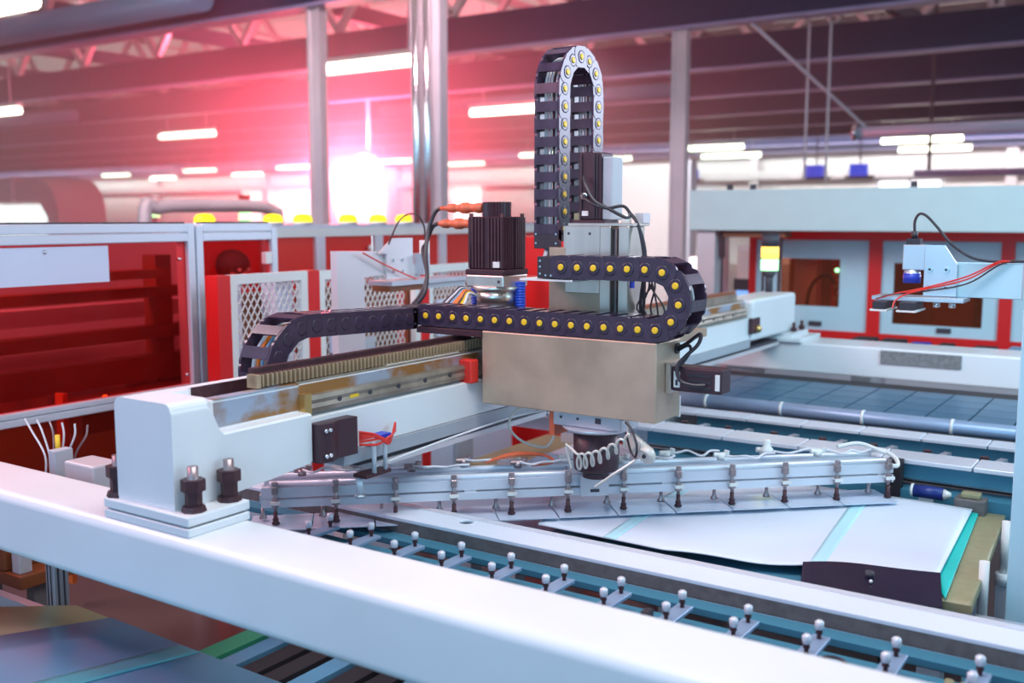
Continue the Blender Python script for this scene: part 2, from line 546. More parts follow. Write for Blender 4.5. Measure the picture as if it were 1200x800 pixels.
# duct on the far left
t = thing('air_duct', (-26, 14.0, 0), 'large grey ribbed air duct with rounded end at the far left', 'duct')
prof = []
P = [(-36, 2.40), (-21.6, 2.40)] + [(-21.6 + 0.8 * math.sin(a), 1.60 + 0.8 * math.cos(a)) for a in [R(10 * k) for k in range(10)]] + \
    [(-20.8, 0.0), (-21.2, 0.0), (-21.2, 1.5), (-21.5, 1.85), (-36, 1.85)]
MB().prism(P, XZ, 13.2, 14.4).build('duct_body', 'duct_grey', t)
for i in range(8):
    x = -33 + i * 1.5
    MB().box(x, x + 0.06, 13.15, 14.45, 1.81, 2.44).build('rib', 'column_grey', t)
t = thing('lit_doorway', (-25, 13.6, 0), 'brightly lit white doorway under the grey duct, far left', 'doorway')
MB().box(-30, -21.3, 13.5, 13.6, 0, 1.80, 0.02).build('opening', 'window_glow', t)  # cabinet front made bright by glow in its colour
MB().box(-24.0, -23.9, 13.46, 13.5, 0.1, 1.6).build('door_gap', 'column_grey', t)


def beacon(x, y, z0, s, lb, cols, name='signal_tower'):
    t = thing(name, (x, y, z0), lb, 'signal light')
    MB().cyl((x, y, z0), (x, y, z0 + 0.10 * s), 0.018 * s, n=10).build('stem', 'slot_dark', t)
    MB().lathe((x, y, z0 + 0.07 * s), [(0.018 * s, 0), (0.04 * s, 0.035 * s)], 12).build('collar', 'slot_dark', t)
    z = z0 + 0.105 * s
    if z0 > 1.2:
        MB().cyl((x, y, 0), (x, y, z0), 0.02, n=8).build('pole', 'column_grey', t)
    for c in cols:
        MB().cyl((x, y, z), (x, y, z + 0.055 * s), 0.042 * s, n=16).build('light_segment', c, t)
        MB().cyl((x, y, z + 0.055 * s), (x, y, z + 0.06 * s), 0.045 * s, n=16).build('ring', 'slot_dark', t)
        z += 0.06 * s
    return t


beacon(-8.98, 8.0, 1.30, 1.6, 'small yellow and white signal tower on the left above the red guard', ['lamp_green', 'lamp_yellow', 'red_plastic'])
beacon(-13.9, 10.5, 1.30, 2.0, 'pale green signal light in front of the grey duct', ['lamp_green', 'label_white'])

# ================================================================ LEFT ENCLOSURE (red acrylic guard)
px = -3.2
t = thing('safety_enclosure', (px, 1.6, 0), 'red acrylic machine guard with aluminium frame at the left edge', 'machine guard')
for (y, zz) in ((0.9, 1.48), (2.565, 1.48), (2.605, 1.47), (2.99, 1.46)):
    p = MB().box(px - 0.02, px + 0.02, y - 0.016, y + 0.016, 0.0, zz - 0.0, 0.003, 1)
    p.build('post', 'alu_white', t)
for (y0, y1) in ((0.916, 2.549), (2.621, 2.974)):
    for (z0, z1) in ((1.445, 1.478), (1.41, 1.443), (0.842, 0.862), (0.815, 0.840)):
        if y0 > 2 and z0 < 1: continue
        MB().box(px - 0.02, px + 0.02, y0, y1, z0, z1, 0.003, 1).build('rail', 'alu_white', t)
    MB().box(px - 0.022, px + 0.0, y0, y1, 1.478, 1.484).build('seal', 'slot_dark', t)
lab(MB().box(px - 0.006, px, 0.916, 2.549, 0.862, 1.41).build('panel', 'red_glass', t), 'upper red acrylic panel')
lab(MB().box(px - 0.006, px, 0.916, 2.549, 0.42, 0.815).build('panel', 'amber_glass', t), 'lower amber panel')
lab(MB().box(px - 0.006, px, 2.621, 2.974, 0.05, 1.41).build('panel', 'red_glass', t), 'narrow red door panel')
for (y, z) in ((1.97, 1.385), (2.515, 1.345), (2.53, 0.90), (2.53, 0.815)):
    MB().sphere((px + 0.006, y, z), 0.008, 8).build('screw', 'chrome', t)
lab(MB().box(px + 0.001, px + 0.006, 1.2, 2.212, 1.275, 1.402).build('name_board', 'board_white', t), 'blank pale lavender board')
MB().box(px, px + 0.03, 2.93, 2.965, 1.31, 1.36, 0.004).build('latch', 'label_white', t)

# machine seen through the red guard
t = thing('stacking_machine', (-4.6, 3.2, 0), 'machine of horizontal bars seen through the red guard', 'machine')
for z, h in ((1.12, 0.05), (0.92, 0.06), (0.72, 0.12)):
    MB().box(-4.25, -4.15, 0.8, 4.6, z, z + h).build('cross_bar', 'machine_brown', t)
for y in (1.9, 3.15, 4.3):
    MB().box(-4.28, -4.18, y, y + 0.09, 0, 1.32).build('upright', 'machine_brown', t)
for z in (1.0, 0.80):
    MB().box(-4.5, -4.42, 0.8, 4.8, z, z + 0.08).build('light_rail', 'board_white', t)
MB().box(-4.9, -4.0, 2.6, 4.5, 0.55, 0.70).build('work_table', 'machine_brown', t)
MB().box(-4.7, -4.2, 3.0, 3.8, 0.70, 0.76).build('tray', 'label_white', t)
MB().box(-4.12, -4.02, 2.45, 3.1, 1.22, 1.26).build('shelf', 'machine_brown', t)
for k in range(9):
    MB().cyl((-3.75, 1.0 + k * 0.045, 0.3), (-3.75, 1.0 + k * 0.045, 1.25), 0.012, n=8).build('vertical_bar', 'orange_metal', t)
MB().box(-5.3, -5.2, 0.6, 5.0, 0.0, 1.38).build('back_panel', 'board_white', t)
for k in range(26):
    yy, zz = 1.5 + rnd.random() * 0.35, 0.74 + rnd.random() * 0.3
    MB().sphere((-3.9 + rnd.random() * 0.1, yy, zz), 0.008 + rnd.random() * 0.012, 6).build('fitting', 'chrome', t)
MB().tube(smooth([(-3.6, 1.25, 0.75), (-3.6, 1.3, 0.92), (-3.6, 1.45, 0.97), (-3.6, 1.55, 0.8), (-3.6, 1.5, 0.6)]), 0.008).build('cable', 'black_plastic', t)
for (y, z) in ((1.62, 0.885), (2.38, 0.80)):
    MB().sphere((-3.5, y, z), 0.012, 8).build('indicator', 'led_orange', t)
MB().box(-3.75, -3.7, 1.9, 2.1, 0.73, 0.755).build('lamp_bar', 'led_orange', t)
MB().box(-3.55, -3.5, 2.2, 2.22, 0.1, 0.84).build('edge_strip', 'orange_metal', t)

# valve block standing behind the front beam, left
t = thing('valve_manifold', (-2.9, 1.75, 0.7), 'white wires and small valve blocks behind the front beam, far left', 'valve block')
MB().box(-2.335, -2.305, 1.42, 1.47, 0.815, 0.927, 0.003).build('block', 'grey_paint', t)
MB().box(-2.27, -2.15, 1.42, 1.50, 0.815, 0.908, 0.005).build('block', 'column_grey', t)
MB().box(-2.48, -2.15, 1.44, 1.54, 0.80, 0.815, 0.003).build('base', 'grey_paint', t)
MB().box(-2.545, -2.48, 1.50, 1.54, 0.80, 0.81).build('arm', 'conveyor_grey', t)
for k in range(6):
    y0 = 1.45 + 0.008 * k
    x0 = -2.40 + 0.014 * k
    MB().tube(smooth([(x0, y0, 0.84), (x0 + rnd.uniform(-.01, .01), y0, 0.90), (x0 - 0.05 + 0.02 * k, y0, 0.955),
                      (x0 - 0.08 + 0.028 * k, y0, 0.985)]), 0.0026).build('wire', ['white_wire', 'white_wire', 'fitting_metal'][k % 3], t)
MB().cyl((-2.355, 1.46, 0.90), (-2.355, 1.46, 0.955), 0.006).build('fitting', 'yellow_cap', t)

# person behind the red door panel
def person():
    t = thing('person', (-3.85, 3.35, 0), 'person in pale shirt and blue sleeve standing behind the red door panel', 'person')
    bm = bmesh.new()
    x, y = -3.85, 3.35
    J = {'pel': (x, y, 0.92, .15), 'wst': (x, y, 1.02, .13), 'che': (x, y, 1.16, .155), 'shl': (x, y, 1.24, .11), 'nek': (x, y, 1.29, .05),
         'hd': (x, y - .01, 1.385, .085), 'top': (x, y, 1.43, .07)}
    E = [('pel', 'wst'), ('wst', 'che'), ('che', 'shl'), ('shl', 'nek'), ('nek', 'hd'), ('hd', 'top')]
    for s_, n in ((-1, 'l'), (1, 'r')):
        J['s' + n] = (x, y + s_ * .17, 1.22, .06); J['e' + n] = (x + .04, y + s_ * .23, 1.0, .045)
        J['w' + n] = (x + .2, y + s_ * .17, 0.93, .032)
        J['k' + n] = (x, y + s_ * .1, 0.48, .065); J['h' + n] = (x, y + s_ * .09, 0.85, .09); J['a' + n] = (x - .02, y + s_ * .1, 0.09, .04)
        J['t' + n] = (x + .12, y + s_ * .11, 0.04, .035)
        E += [('shl', 's' + n), ('s' + n, 'e' + n), ('e' + n, 'w' + n), ('pel', 'h' + n), ('h' + n, 'k' + n), ('k' + n, 'a' + n), ('a' + n, 't' + n)]
        for q in range(5):
            f0, f1 = 'f%s%d' % (n, q), 'g%s%d' % (n, q)
            oy = (q - 2) * .014
            J[f0] = (x + .26, y + s_ * .17 + oy, 0.92, .008); J[f1] = (x + .31 - abs(q - 2) * .01, y + s_ * .17 + oy * 1.3, 0.90, .007)
            E += [('w' + n, f0), (f0, f1)]
    ids = {k: i for i, k in enumerate(J)}
    me = bpy.data.meshes.new('body')
    me.from_pydata([J[k][:3] for k in J], [(ids[a], ids[b]) for a, b in E], [])
    o = bpy.data.objects.new('tmp_body', me)
    C.objects.link(o)
    sk = o.modifiers.new('s', 'SKIN')
    for k, i in ids.items():
        me.skin_vertices[0].data[i].radius = (J[k][3],) * 2
    me.skin_vertices[0].data[0].use_root = True
    o.modifiers.new('d', 'SUBSURF').levels = 1
    bpy.context.view_layer.update()
    dg = bpy.context.evaluated_depsgraph_get()
    nm = bpy.data.meshes.new_from_object(o.evaluated_get(dg))
    bpy.data.objects.remove(o)
    nm.materials.clear(); nm.materials.append(M['skin']); nm.materials.append(M['cloth_pale']); nm.materials.append(M['cloth_blue'])
    for p in nm.polygons:
        p.use_smooth = True
        c = p.center
        if c.z > 1.27: p.material_index = 0
        elif c.z > 0.88 and c.x < -3.72: p.material_index = 1 if c.z > 1.1 else 2
        elif c.z < 0.88: p.material_index = 2
    link('body', nm, t)
    MB().sphere((x - .015, y, 1.415), .1, 14, (1, 0.95, 0.85)).build('hair', 'hair', t)
    for s_ in (-1, 1):
        MB().sphere((x + .078, y + s_ * .03, 1.39), .011, 8).build('eye', 'label_white', t)
    MB().sphere((x + .09, y, 1.37), .014, 8).build('nose', 'skin', t)
    MB().sphere((x + .08, y, 1.335), .018, 8, (.5, 1.2, .4)).build('mouth', 'red_plastic', t)
person()
bpy.data.objects['person'].scale = (0.9, 0.9, 0.9)

# ================================================================ MESH DOOR CABINETS
def diamond(mb, y0, y1, z0, z1, x, s=0.030, hh=0.050, w_=0.0032):
    """clipped diagonal bars of expanded metal in plane X = x"""
    H_ = z1 - z0; W_ = y1 - y0
    k = hh / s
    n = int((W_ + H_ / k) / s) + 2
    for i in range(-n, n):
        for sgn in (1, -1):
            # line: y = yb + sgn * (z - z0)/k
            yb = y0 + i * s
            zs = [z0, z1]
            pts = []
            ya, yc = yb, yb + sgn * H_ / k
            t0, t1 = 0.0, 1.0
            d = yc - ya
            if abs(d) < 1e-9: continue
            ta, tb = (y0 - ya) / d, (y1 - ya) / d
            if ta > tb: ta, tb = tb, ta
            t0, t1 = max(t0, ta), min(t1, tb)
            if t1 - t0 < 0.01: continue
            p = (x, ya + d * t0, z0 + H_ * t0); q = (x, ya + d * t1, z0 + H_ * t1)
            mb.bar(p, q, 0.004, w_, up=(1, 0, 0))
    return mb

GY = [(2.50, 2.895, 'white cabinet with mesh door and red corner post beside the red guard'),
      (2.955, 3.60, 'white mesh-door cabinet behind the hanging cable chain'),
      (3.66, 4.35, 'white mesh-door cabinet behind the big finned motor')]
x = -2.9
for n_, (y0, y1, lb) in enumerate(GY):
    t = thing('mesh_cabinet', (x - 0.25, (y0 + y1) / 2, 0), lb, 'cabinet', 'mesh door cabinets in a row')
    MB().box(x - 0.06, x + 0.005, y0 - 0.06, y0, 0, 1.292).build('corner_post', 'red_paint', t)
    zt = 1.292 - 0.004 * n_
    f = MB()
    f.box(x - 0.03, x, y0, y0 + 0.035, 0.62, zt); f.box(x - 0.03, x, y1 - 0.035, y1, 0.62, zt)
    f.box(x - 0.03, x, y0 + 0.035, y1 - 0.035, zt - 0.035, zt); f.box(x - 0.03, x, y0 + 0.035, y1 - 0.035, 0.62, 0.655)
    d = f.build('door_frame', 'label_white', t)
    if n_ == 0:
        ya, yb = y0 + 0.035, y1 - 0.035
    elif n_ == 1:
        ya, yb = y0 + 0.035, y1 - 0.10
    else:
        ya, yb = y0 + 0.035, y1 - 0.035
    MB2 = diamond(MB(), ya, yb, 0.655, zt - 0.035, x - 0.012)
    stuff(MB2.build('wire_mesh', 'label_white', t))
    MB().box(x - 0.03, x - 0.002, y0, y1, 0.03, 0.62).build('lower_panel', 'board_white', t)
    MB().box(x - 0.16, x - 0.14, y0 + 0.02, y1, 0.03, zt - 0.08).build('back_panel', 'machine_brown', t)
    if n_ == 0:
        MB().box(x - 0.13, x - 0.05, 2.77, 2.86, 0.1, zt - 0.03).build('inner_panel', 'board_white', t)
        MB().box(x - 0.13, x - 0.11, 2.60, 2.65, 0.1, zt - 0.03).build('inner_panel', 'board_white', t)
    if n_ > 0:
        lab(MB().box(x + 0.001, x + 0.03, y0 + 0.18, y0 + 0.30, 0.2, 1.0).build('cover_strip', 'grey_paint', t), 'grey cover strip')
        MB().box(x - 0.01, x + 0.01, y0 + 0.06, y0 + 0.16, 0.95, 1.12, 0.004).build('switch_box', 'board_white', t)

# red wall of guards behind
t = thing('guard_wall', (-4.4, 7.0, 0), 'long far red guard wall with white rail and posts under the glare', 'machine guard')
gx = -3.9
for i, y in enumerate((3.08, 3.55, 3.93, 4.40, 5.0, 5.9, 7.0)):
    MB().box(gx - 0.03, gx + 0.03, y, y + 0.07, 0, 1.45).build('post', 'alu_white', t)
    if y < 7:
        y2 = (3.08, 3.55, 3.93, 4.40, 5.0, 5.9, 7.0)[i + 1]
        MB().box(gx - 0.01, gx + 0.01, y + 0.07, y2, 0.2, 1.40).build('red_panel', 'red_plastic', t)
MB().box(gx - 0.035, gx + 0.035, 3.05, 7.1, 1.40, 1.445).build('top_rail', 'label_white', t)
MB().box(gx - 0.035, gx + 0.035, 3.05, 7.1, 1.445, 1.465).build('top_rail', 'alu_white', t)
for (y, z) in ((4.5, 1.33), (4.56, 1.33), (4.36, 1.33)):
    MB().sphere((gx + .035, y, z), .02, 8).build('knob', 'label_white', t)
YL = [(3.225, 'first yellow beacon from the left on the guard top'), (3.657, 'second yellow beacon from the left on the guard top'),
      (3.867, 'third yellow beacon from the left on the guard top'), (4.212, 'yellow beacon directly under the glare'),
      (4.462, 'yellow beacon just right of the glare'), (4.691, 'last yellow beacon, left of the widest column')]
for y, lb in YL:
    t = thing('beacon_light', (gx, y, 1.465), lb, 'beacon', 'yellow beacons on the red guard')
    MB().lathe((gx, y, 1.465), [(0.05, 0), (0.055, 0.012)], 14).build('base', 'label_white', t)
    MB().lathe((gx, y, 1.477), [(0.05, 0), (0.05, 0.02), (0.035, 0.038), (0.001, 0.043)], 14).build('dome', 'lamp_yellow', t)
t = thing('pipe_arch', (-6, 5.5, 0), 'pale pipe arch with rounded corners above the red guard, left of the slim column', 'pipe')
MB().tube(smooth([(-5.6, 4.15, 0.02), (-5.6, 4.15, 1.46), (-5.6, 4.25, 1.56), (-5.6, 4.5, 1.58), (-5.6, 5.1, 1.58), (-5.6, 5.25, 1.54), (-5.6, 5.3, 1.4), (-5.6, 5.3, 0.02)], 5), 0.045, 10).build('pipe', 'duct_grey', t)
# red / lavender box between guard wall and column
t = thing('control_cabinet', (-2.9, 5.3, 0), 'red control cabinet with pale blue front strip behind the finned motor', 'cabinet')
MB().box(-3.1, -2.6, 4.5, 5.1, 0.0, 1.2, 0.01).build('body', 'red_paint', t)
MB().box(-2.61, -2.59, 4.5, 5.1, 1.22, 1.38).build('sign_strip', 'board_white', t)
MB().box(-3.1, -2.61, 4.5, 5.1, 1.2, 1.40).build('top_box', 'red_paint', t)

# ================================================================ FAR MACHINE (right)
t = thing('machine_header', (-1.5, 6.0, 1.42), 'long pale grey machine header beam across the right background', 'machine beam')
MB().box(-2.66, 1.4, 6.0, 6.25, 1.42, 1.67, 0.008).build('beam', 'header_paint', t)
MB().box(-2.62, -2.5, 6.05, 6.2, 0.0, 1.42).build('leg', 'column_grey', t)
MB().box(1.2, 1.35, 6.05, 6.2, 0.0, 1.42).build('leg', 'column_grey', t)
for xx in (-2.55, -2.47, -2.2, -2.1):
    MB().cyl((xx, 6.1, 1.25), (xx, 6.1, 1.42), 0.018, n=8).build('hanger_bolt', 'bolt_dark', t)
    MB().cyl((xx, 6.1, 0.75), (xx, 6.1, 1.25), 0.009, n=8).build('rod', 'bolt_dark', t)
for xx in (-2.45, -2.3, -1.35):
    MB().box(xx, xx + 0.03, 6.1, 6.13, 1.67, 1.705).build('eye_bolt', 'slot_dark', t)
MB().box(-2.45, -2.05, 6.06, 6.16, 1.38, 1.42).build('bracket', 'machine_brown', t)

t = thing('machine_housing', (-0.8, 6.6, 0), 'red framed machine housing with pale blue doors at the right', 'machine housing')
yF = 6.5
fr = [(-2.435, -2.39, 0.785, 1.36), (-1.664, -1.585, 0.785, 1.36), (-0.916, -0.845, 0.785, 1.36), (-0.18, -0.11, 0.785, 1.36)]
for (a, b, c, d) in fr:
    MB().box(a, b, yF - 0.02, yF + 0.05, c, d).build('frame_post', 'red_paint', t)
MB().box(-2.435, 1.4, yF - 0.022, yF + 0.05, 1.36, 1.42).build('frame_rail', 'red_paint', t)
MB().box(-2.435, 1.4, yF - 0.022, yF + 0.05, 0.71, 0.785).build('frame_rail', 'red_paint', t)
MB().box(-2.435, 1.4, yF - 0.01, yF + 0.9, 0.0, 0.71).build('plinth', 'grey_paint', t)
MB().box(-2.435, 1.4, yF + 0.8, yF + 0.9, 0.71, 1.5).build('back_panel', 'machine_brown', t)
for i, (a, b, wx0, wx1, wz0, wz1) in enumerate([(-2.39, -1.664, -2.227, -1.843, 0.936, 1.24), (-1.585, -0.916, -1.514, -1.004, 0.85, 1.225), (-0.845, -0.18, -0.75, -0.3, 0.85, 1.225)]):
    f = MB()
    f.box(a, wx0, yF, yF + 0.02, 0.785, 1.36); f.box(wx1, b, yF, yF + 0.02, 0.785, 1.36)
    f.box(wx0, wx1, yF, yF + 0.02, 0.785, wz0); f.box(wx0, wx1, yF, yF + 0.02, wz1, 1.36)
    d = f.build('door', 'pale_panel', t)
    MB().box(wx0, wx1, yF + 0.008, yF + 0.013, wz0, wz1).build('pane', 'brown_glass', d)
    MB().box((a + b) / 2 - 0.0, (a + b) / 2 + 0.08, yF - 0.012, yF, 0.81, 0.84).build('handle', 'slot_dark', d)
# inside the first window
MB().box(-2.2, -2.05, yF + 0.2, yF + 0.3, 0.75, 1.35).build('inner_plate', 'column_grey', t)
MB().box(-1.98, -1.6, yF + 0.3, yF + 0.4, 0.75, 1.35).build('inner_plate', 'red_paint', t)
MB().tube(smooth([(-2.09, yF + .12, 0.85), (-2.07, yF + .12, 1.03), (-2.0, yF + .12, 1.12), (-1.92, yF + .12, 1.10), (-1.87, yF + .12, 0.9)]), 0.012).build('cable', 'black_plastic', t)
for k in range(5):
    MB().sphere((-1.89 + 0.012 * (k % 2), yF + 0.1, 0.98 + 0.04 * k), 0.02, 8).build('fitting', 'brass', t)
MB().sphere((-1.86, yF - 0.005, 1.17), 0.014, 8).build('indicator', 'lamp_green', t)
MB().box(-1.5, -1.1, yF + 0.3, yF + 0.4, 0.75, 1.35).build('inner_plate', 'machine_brown', t)

# stuff left of housing: pale posts and a blue screen
t = thing('side_panel_stand', (-2.9, 6.8, 0), 'pale upright panels and blue screen left of the red framed housing', 'stand')
MB().box(-3.0, -2.83, 6.8, 6.85, 0.3, 1.22).build('panel', 'window_glow', t)  # panel brightness put in as glow
MB().box(-2.83, -2.72, 6.75, 6.85, 0.3, 1.4).build('panel', 'column_grey', t)
MB().box(-2.62, -2.50, 6.75, 6.8, 0.82, 1.0).build('screen', 'screen_blue', t)
MB().box(-2.62, -2.50, 6.75, 6.8, 1.08, 1.28).build('pale_screen', 'label_white', t)
MB().box(-2.64, -2.48, 6.74, 6.79, 1.0, 1.08).build('screen_frame', 'slot_dark', t)
MB().box(-2.64, -2.48, 6.8, 6.9, 0.0, 1.3).build('stand', 'column_grey', t)

# far white beam the gantry runs on
t = thing('far_machine_beam', (-0.6, 4.8, 0.77), 'white far machine beam with grey plate, at the right behind the conveyors', 'machine beam')
MB().box(-2.2, 1.2, 4.72, 4.98, 0.775, 0.915, 0.008).build('beam', 'white_paint', t)
MB().box(-1.95, -1.5, 4.70, 5.0, 0.915, 0.935, 0.003).build('pad', 'white_paint', t)
lab(MB().box(-1.14, -0.80, 4.713, 4.72, 0.845, 0.905).build('type_plate', 'label_grey', t), 'blank grey plate')
MB().box(-1.9, -1.75, 4.78, 4.92, 0.0, 0.775).build('leg', 'white_paint', t)
MB().box(0.8, 0.95, 4.78, 4.92, 0.0, 0.775).build('leg', 'white_paint', t)
t = thing('tool_tray', (-0.4, 5.2, 0), 'row of blue parts lying behind the far white beam', 'tray')
MB().box(-1.5, 1.2, 5.2, 5.5, 0.83, 0.85).build('tray', 'slot_dark', t)
MB().box(-1.4, -1.3, 5.2, 5.5, 0.0, 0.83).build('leg', 'column_grey', t)
MB().box(0.9, 1.0, 5.2, 5.5, 0.0, 0.83).build('leg', 'column_grey', t)
for k in range(17):
    xx = -1.45 + k * 0.155 + rnd.uniform(-.03, .03)
    MB().box(xx, xx + rnd.uniform(.06, .13), 5.25, 5.4, 0.85, 0.865 + rnd.uniform(0.01, .035), 0.006).build('part', rnd.choice(['pipe_blue', 'conveyor_black', 'sheet_dim', 'blue_plastic', 'conveyor_black']), t)

beacon(-1.71, 4.83, 1.14, 1.0, 'signal tower with amber and green segments on the gantry end block', ['lamp_green', 'lamp_amber', 'slot_dark'])

# ================================================================ FAR CONVEYORS
t = thing('tile_conveyor', (-0.6, 4.0, 0), 'dark blue tiled conveyor bed in front of the far white beam', 'conveyor')
MB().box(-1.85, 0.8, 3.76, 4.68, 0.745, 0.76).build('bed', 'conveyor_black', t)
tile = MB().box(-0.072, 0.072, -0.072, 0.072, 0, 0.006).mesh('glass_tile', 'glass_cell')
for i in range(17):
    for j in range(5):
        link('glass_tile', tile, t, WM[t.name].inverted() @ Matrix.Translation((-1.76 + i * 0.15, 3.84 + j * 0.15, 0.76)))
for xx in (-1.8, 0.6):
    MB().box(xx, xx + 0.08, 3.7, 4.4, 0, 0.745).build('leg', 'grey_paint', t)

t = thing('roller_rail', (-0.8, 3.5, 0), 'pale conveyor rail with long grey roller at the right, behind the gripper', 'conveyor')
MB().cyl((-1.9, 3.70, 0.785), (0.7, 3.70, 0.785), 0.026, n=18).build('roller', 'clamp_blue', t)
for k in range(9):
    MB().cyl((-1.85 + k * 0.30, 3.70, 0.785), (-1.84 + k * 0.30, 3.70, 0.785), 0.028, n=18).build('roller_ring', 'label_white', t)
tile = MB().box(-0.098, 0.098, 0, 0.10, 0, 0.012, 0.002, 1).mesh('rail_segment', 'alu_white')
for i in range(14):
    link('rail_segment', tile, t, WM[t.name].inverted() @ Matrix.Translation((-2.0 + i * 0.2, 3.475, 0.768)))
MB().box(-1.5, 0.8, 3.50, 3.57, 0.68, 0.768).build('carrier', 'conveyor_teal', t)
for xx in (-2.1, 0.6):
    MB().box(xx, xx + 0.08, 3.51, 3.56, 0, 0.68).build('leg', 'grey_paint', t)

t = thing('transfer_rail', (-0.8, 3.2, 0), 'nearer pale segmented conveyor rail with teal side, right of the gantry box', 'conveyor')
MB().box(-2.2, 0.8, 3.14, 3.19, 0.72, 0.782).build('rail', 'alu_white', t)
tile = MB().box(-0.123, 0.123, 0, 0.12, 0, 0.014, 0.002, 1).mesh('rail_segment', 'alu_white')
for i in range(12):
    link('rail_segment', tile, t, WM[t.name].inverted() @ Matrix.Translation((-2.1 + i * 0.25, 3.06, 0.785)))
MB().box(-1.5, 0.8, 3.08, 3.14, 0.74, 0.785).build('side_profile', 'conveyor_teal', t)
MB().box(-1.5, 0.8, 3.03, 3.12, 0.67, 0.715).build('side_profile', 'conveyor_teal', t)
MB().box(-1.5, 0.8, 3.03, 3.09, 0.60, 0.64).build('side_profile', 'aluminium', t)
MB().box(-1.7, 0.8, 3.20, 3.47, 0.70, 0.712).build('dark_channel', 'conveyor_black', t)
for i in range(16):
    xx = -2.0 + i * 0.165
    m = MB(); m.bar((xx, 3.22, 0.725), (xx + 0.07, 3.45, 0.745), 0.022, 0.012)
    m.build('bracket', 'aluminium', t)
    MB().cyl((xx + 0.03, 3.33, 0.735), (xx + 0.03, 3.33, 0.775), 0.013, n=8).build('pin', 'bolt_dark', t)
    MB().box(xx + 0.045, xx + 0.085, 3.36, 3.41, 0.712, 0.74).build('sensor', ['slot_dark', 'clamp_blue', 'green_board2'][i % 3], t)
MB().box(-0.995, -0.985, 3.30, 3.31, 0.745, 0.757).build('indicator', 'led_orange', t)
MB().box(-1.0, -0.98, 3.29, 3.32, 0.712, 0.745).build('sensor', 'slot_dark', t)
for xx in (-2.1, 0.6):
    MB().box(xx, xx + 0.08, 3.05, 3.12, 0, 0.60).build('leg', 'grey_paint', t)

# things between the rail and the sheet table, at right
t = thing('drive_roller', (-0.58, 2.95, 0.6), 'short dark blue roller beside the corner of the white sheet', 'roller')
MB().cyl((-0.615, 2.99, 0.728), (-0.535, 2.99, 0.728), 0.018, n=20).build('drum', 'navy_roller', t)
MB().cyl((-0.622, 2.99, 0.728), (-0.615, 2.99, 0.728), 0.0195, n=20).build('end_cap', 'label_white', t)
MB().cyl((-0.535, 2.99, 0.728), (-0.515, 2.99, 0.728), 0.016, 0.006, n=20).build('cone', 'label_white', t)
MB().box(-0.60, -0.56, 2.98, 3.0, 0.675, 0.712).build('bracket', 'grey_paint', t)
t = thing('drive_box', (-0.42, 2.99, 0.5), 'small grey box with white lid next to the dark blue roller', 'box')
MB().box(-0.50, -0.42, 2.94, 2.995, 0.675, 0.735, 0.004).build('body', 'conveyor_grey', t)
MB().box(-0.485, -0.435, 2.95, 2.985, 0.735, 0.75, 0.004).build('lid', 'tan_board', t)
t = thing('cooling_block', (-0.28, 2.98, 0.5), 'blue finned block with white box at the right picture edge', 'motor')
MB().box(-0.288, -0.20, 2.90, 2.97, 0.62, 0.78).build('body', 'pipe_blue', t)
for k in range(6):
    MB().box(-0.285 + k * 0.013, -0.279 + k * 0.013, 2.888, 2.90, 0.71, 0.77).build('fin', 'conveyor_black', t)
MB().box(-0.288, -0.2, 2.82, 2.887, 0.62, 0.69, 0.004).build('white_box', 'label_white', t)
MB().box(-0.28, -0.23, 2.85, 2.95, 0.0, 0.62).build('post', 'grey_paint', t)
MB().box(-0.70, -0.66, 3.02, 3.06, 0.0, 0.80).build('black_post', 'conveyor_black', t)

# right edge post
t = thing('edge_post', (-0.25, 2.5, 0), 'tall pale blue flat post cut by the right picture edge', 'post')
MB().box(-0.298, -0.20, 2.46, 2.5, 0.0, 1.30, 0.003).build('post', 'pale_panel', t)
for (x_, y_) in ((-0.345, 2.78), (-0.34, 2.42)):
    t = thing('guide_pin', (x_, y_, 0.6), 'white round guide pin beside the tan board edge' + (', rear one' if y_ > 2.6 else ', front one'), 'pin', 'guide pins by the tan board')
    MB().cyl((x_, y_, 0.60), (x_, y_, 0.735), 0.011, n=14).build('pin', 'label_white', t)
    MB().cyl((x_, y_, 0.57), (x_, y_, 0.60), 0.02, n=14).build('collar', 'white_paint', t)
    MB().box(x_ - 0.015, x_ + 0.015, y_ - .015, y_ + .015, 0.0, 0.57).build('bracket', 'grey_paint', t)

# ================================================================ SHEET TABLE
t = thing('lamination_table', (-1.1, 2.5, 0), 'low pale table bed under the white sheets in the centre', 'table')
MB().box(-1.85, -1.36, 2.22, 3.0, 0.655, 0.675, 0.003).build('bed_plate', 'sheet_blue', t)
MB().box(-1.355, -0.372, 2.20, 3.0, 0.655, 0.675, 0.003).build('bed_plate', 'conveyor_teal', t)
for (xx, yy) in ((-1.8, 2.4), (-1.8, 2.9), (-0.45, 2.3), (-0.45, 2.9)):
    MB().box(xx, xx + 0.05, yy, yy + 0.05, 0, 0.655).build('leg', 'aluminium', t)
MB().box(-1.95, 0.4, 2.12, 2.15, 0.64, 0.668).build('side_profile', 'conveyor_teal', t)
MB().box(-1.95, 0.4, 2.085, 2.115, 0.60, 0.63).build('dark_belt', 'conveyor_black', t)
for k in range(14):
    MB().box(-1.5 + k * 0.055, -1.485 + k * 0.055, 2.15, 2.18, 0.64, 0.662).build('rail_nut', 'aluminium', t)
MB().box(-0.34, 0.6, 2.30, 2.34, 0.60, 0.64).build('cross_rail', 'aluminium', t)
MB().box(-0.34, 0.6, 2.20, 2.26, 0.50, 0.54).build('cross_rail', 'conveyor_teal', t)
MB().box(-0.34, 0.6, 2.6, 2.7, 0.45, 0.5).build('cross_rail', 'conveyor_teal', t)


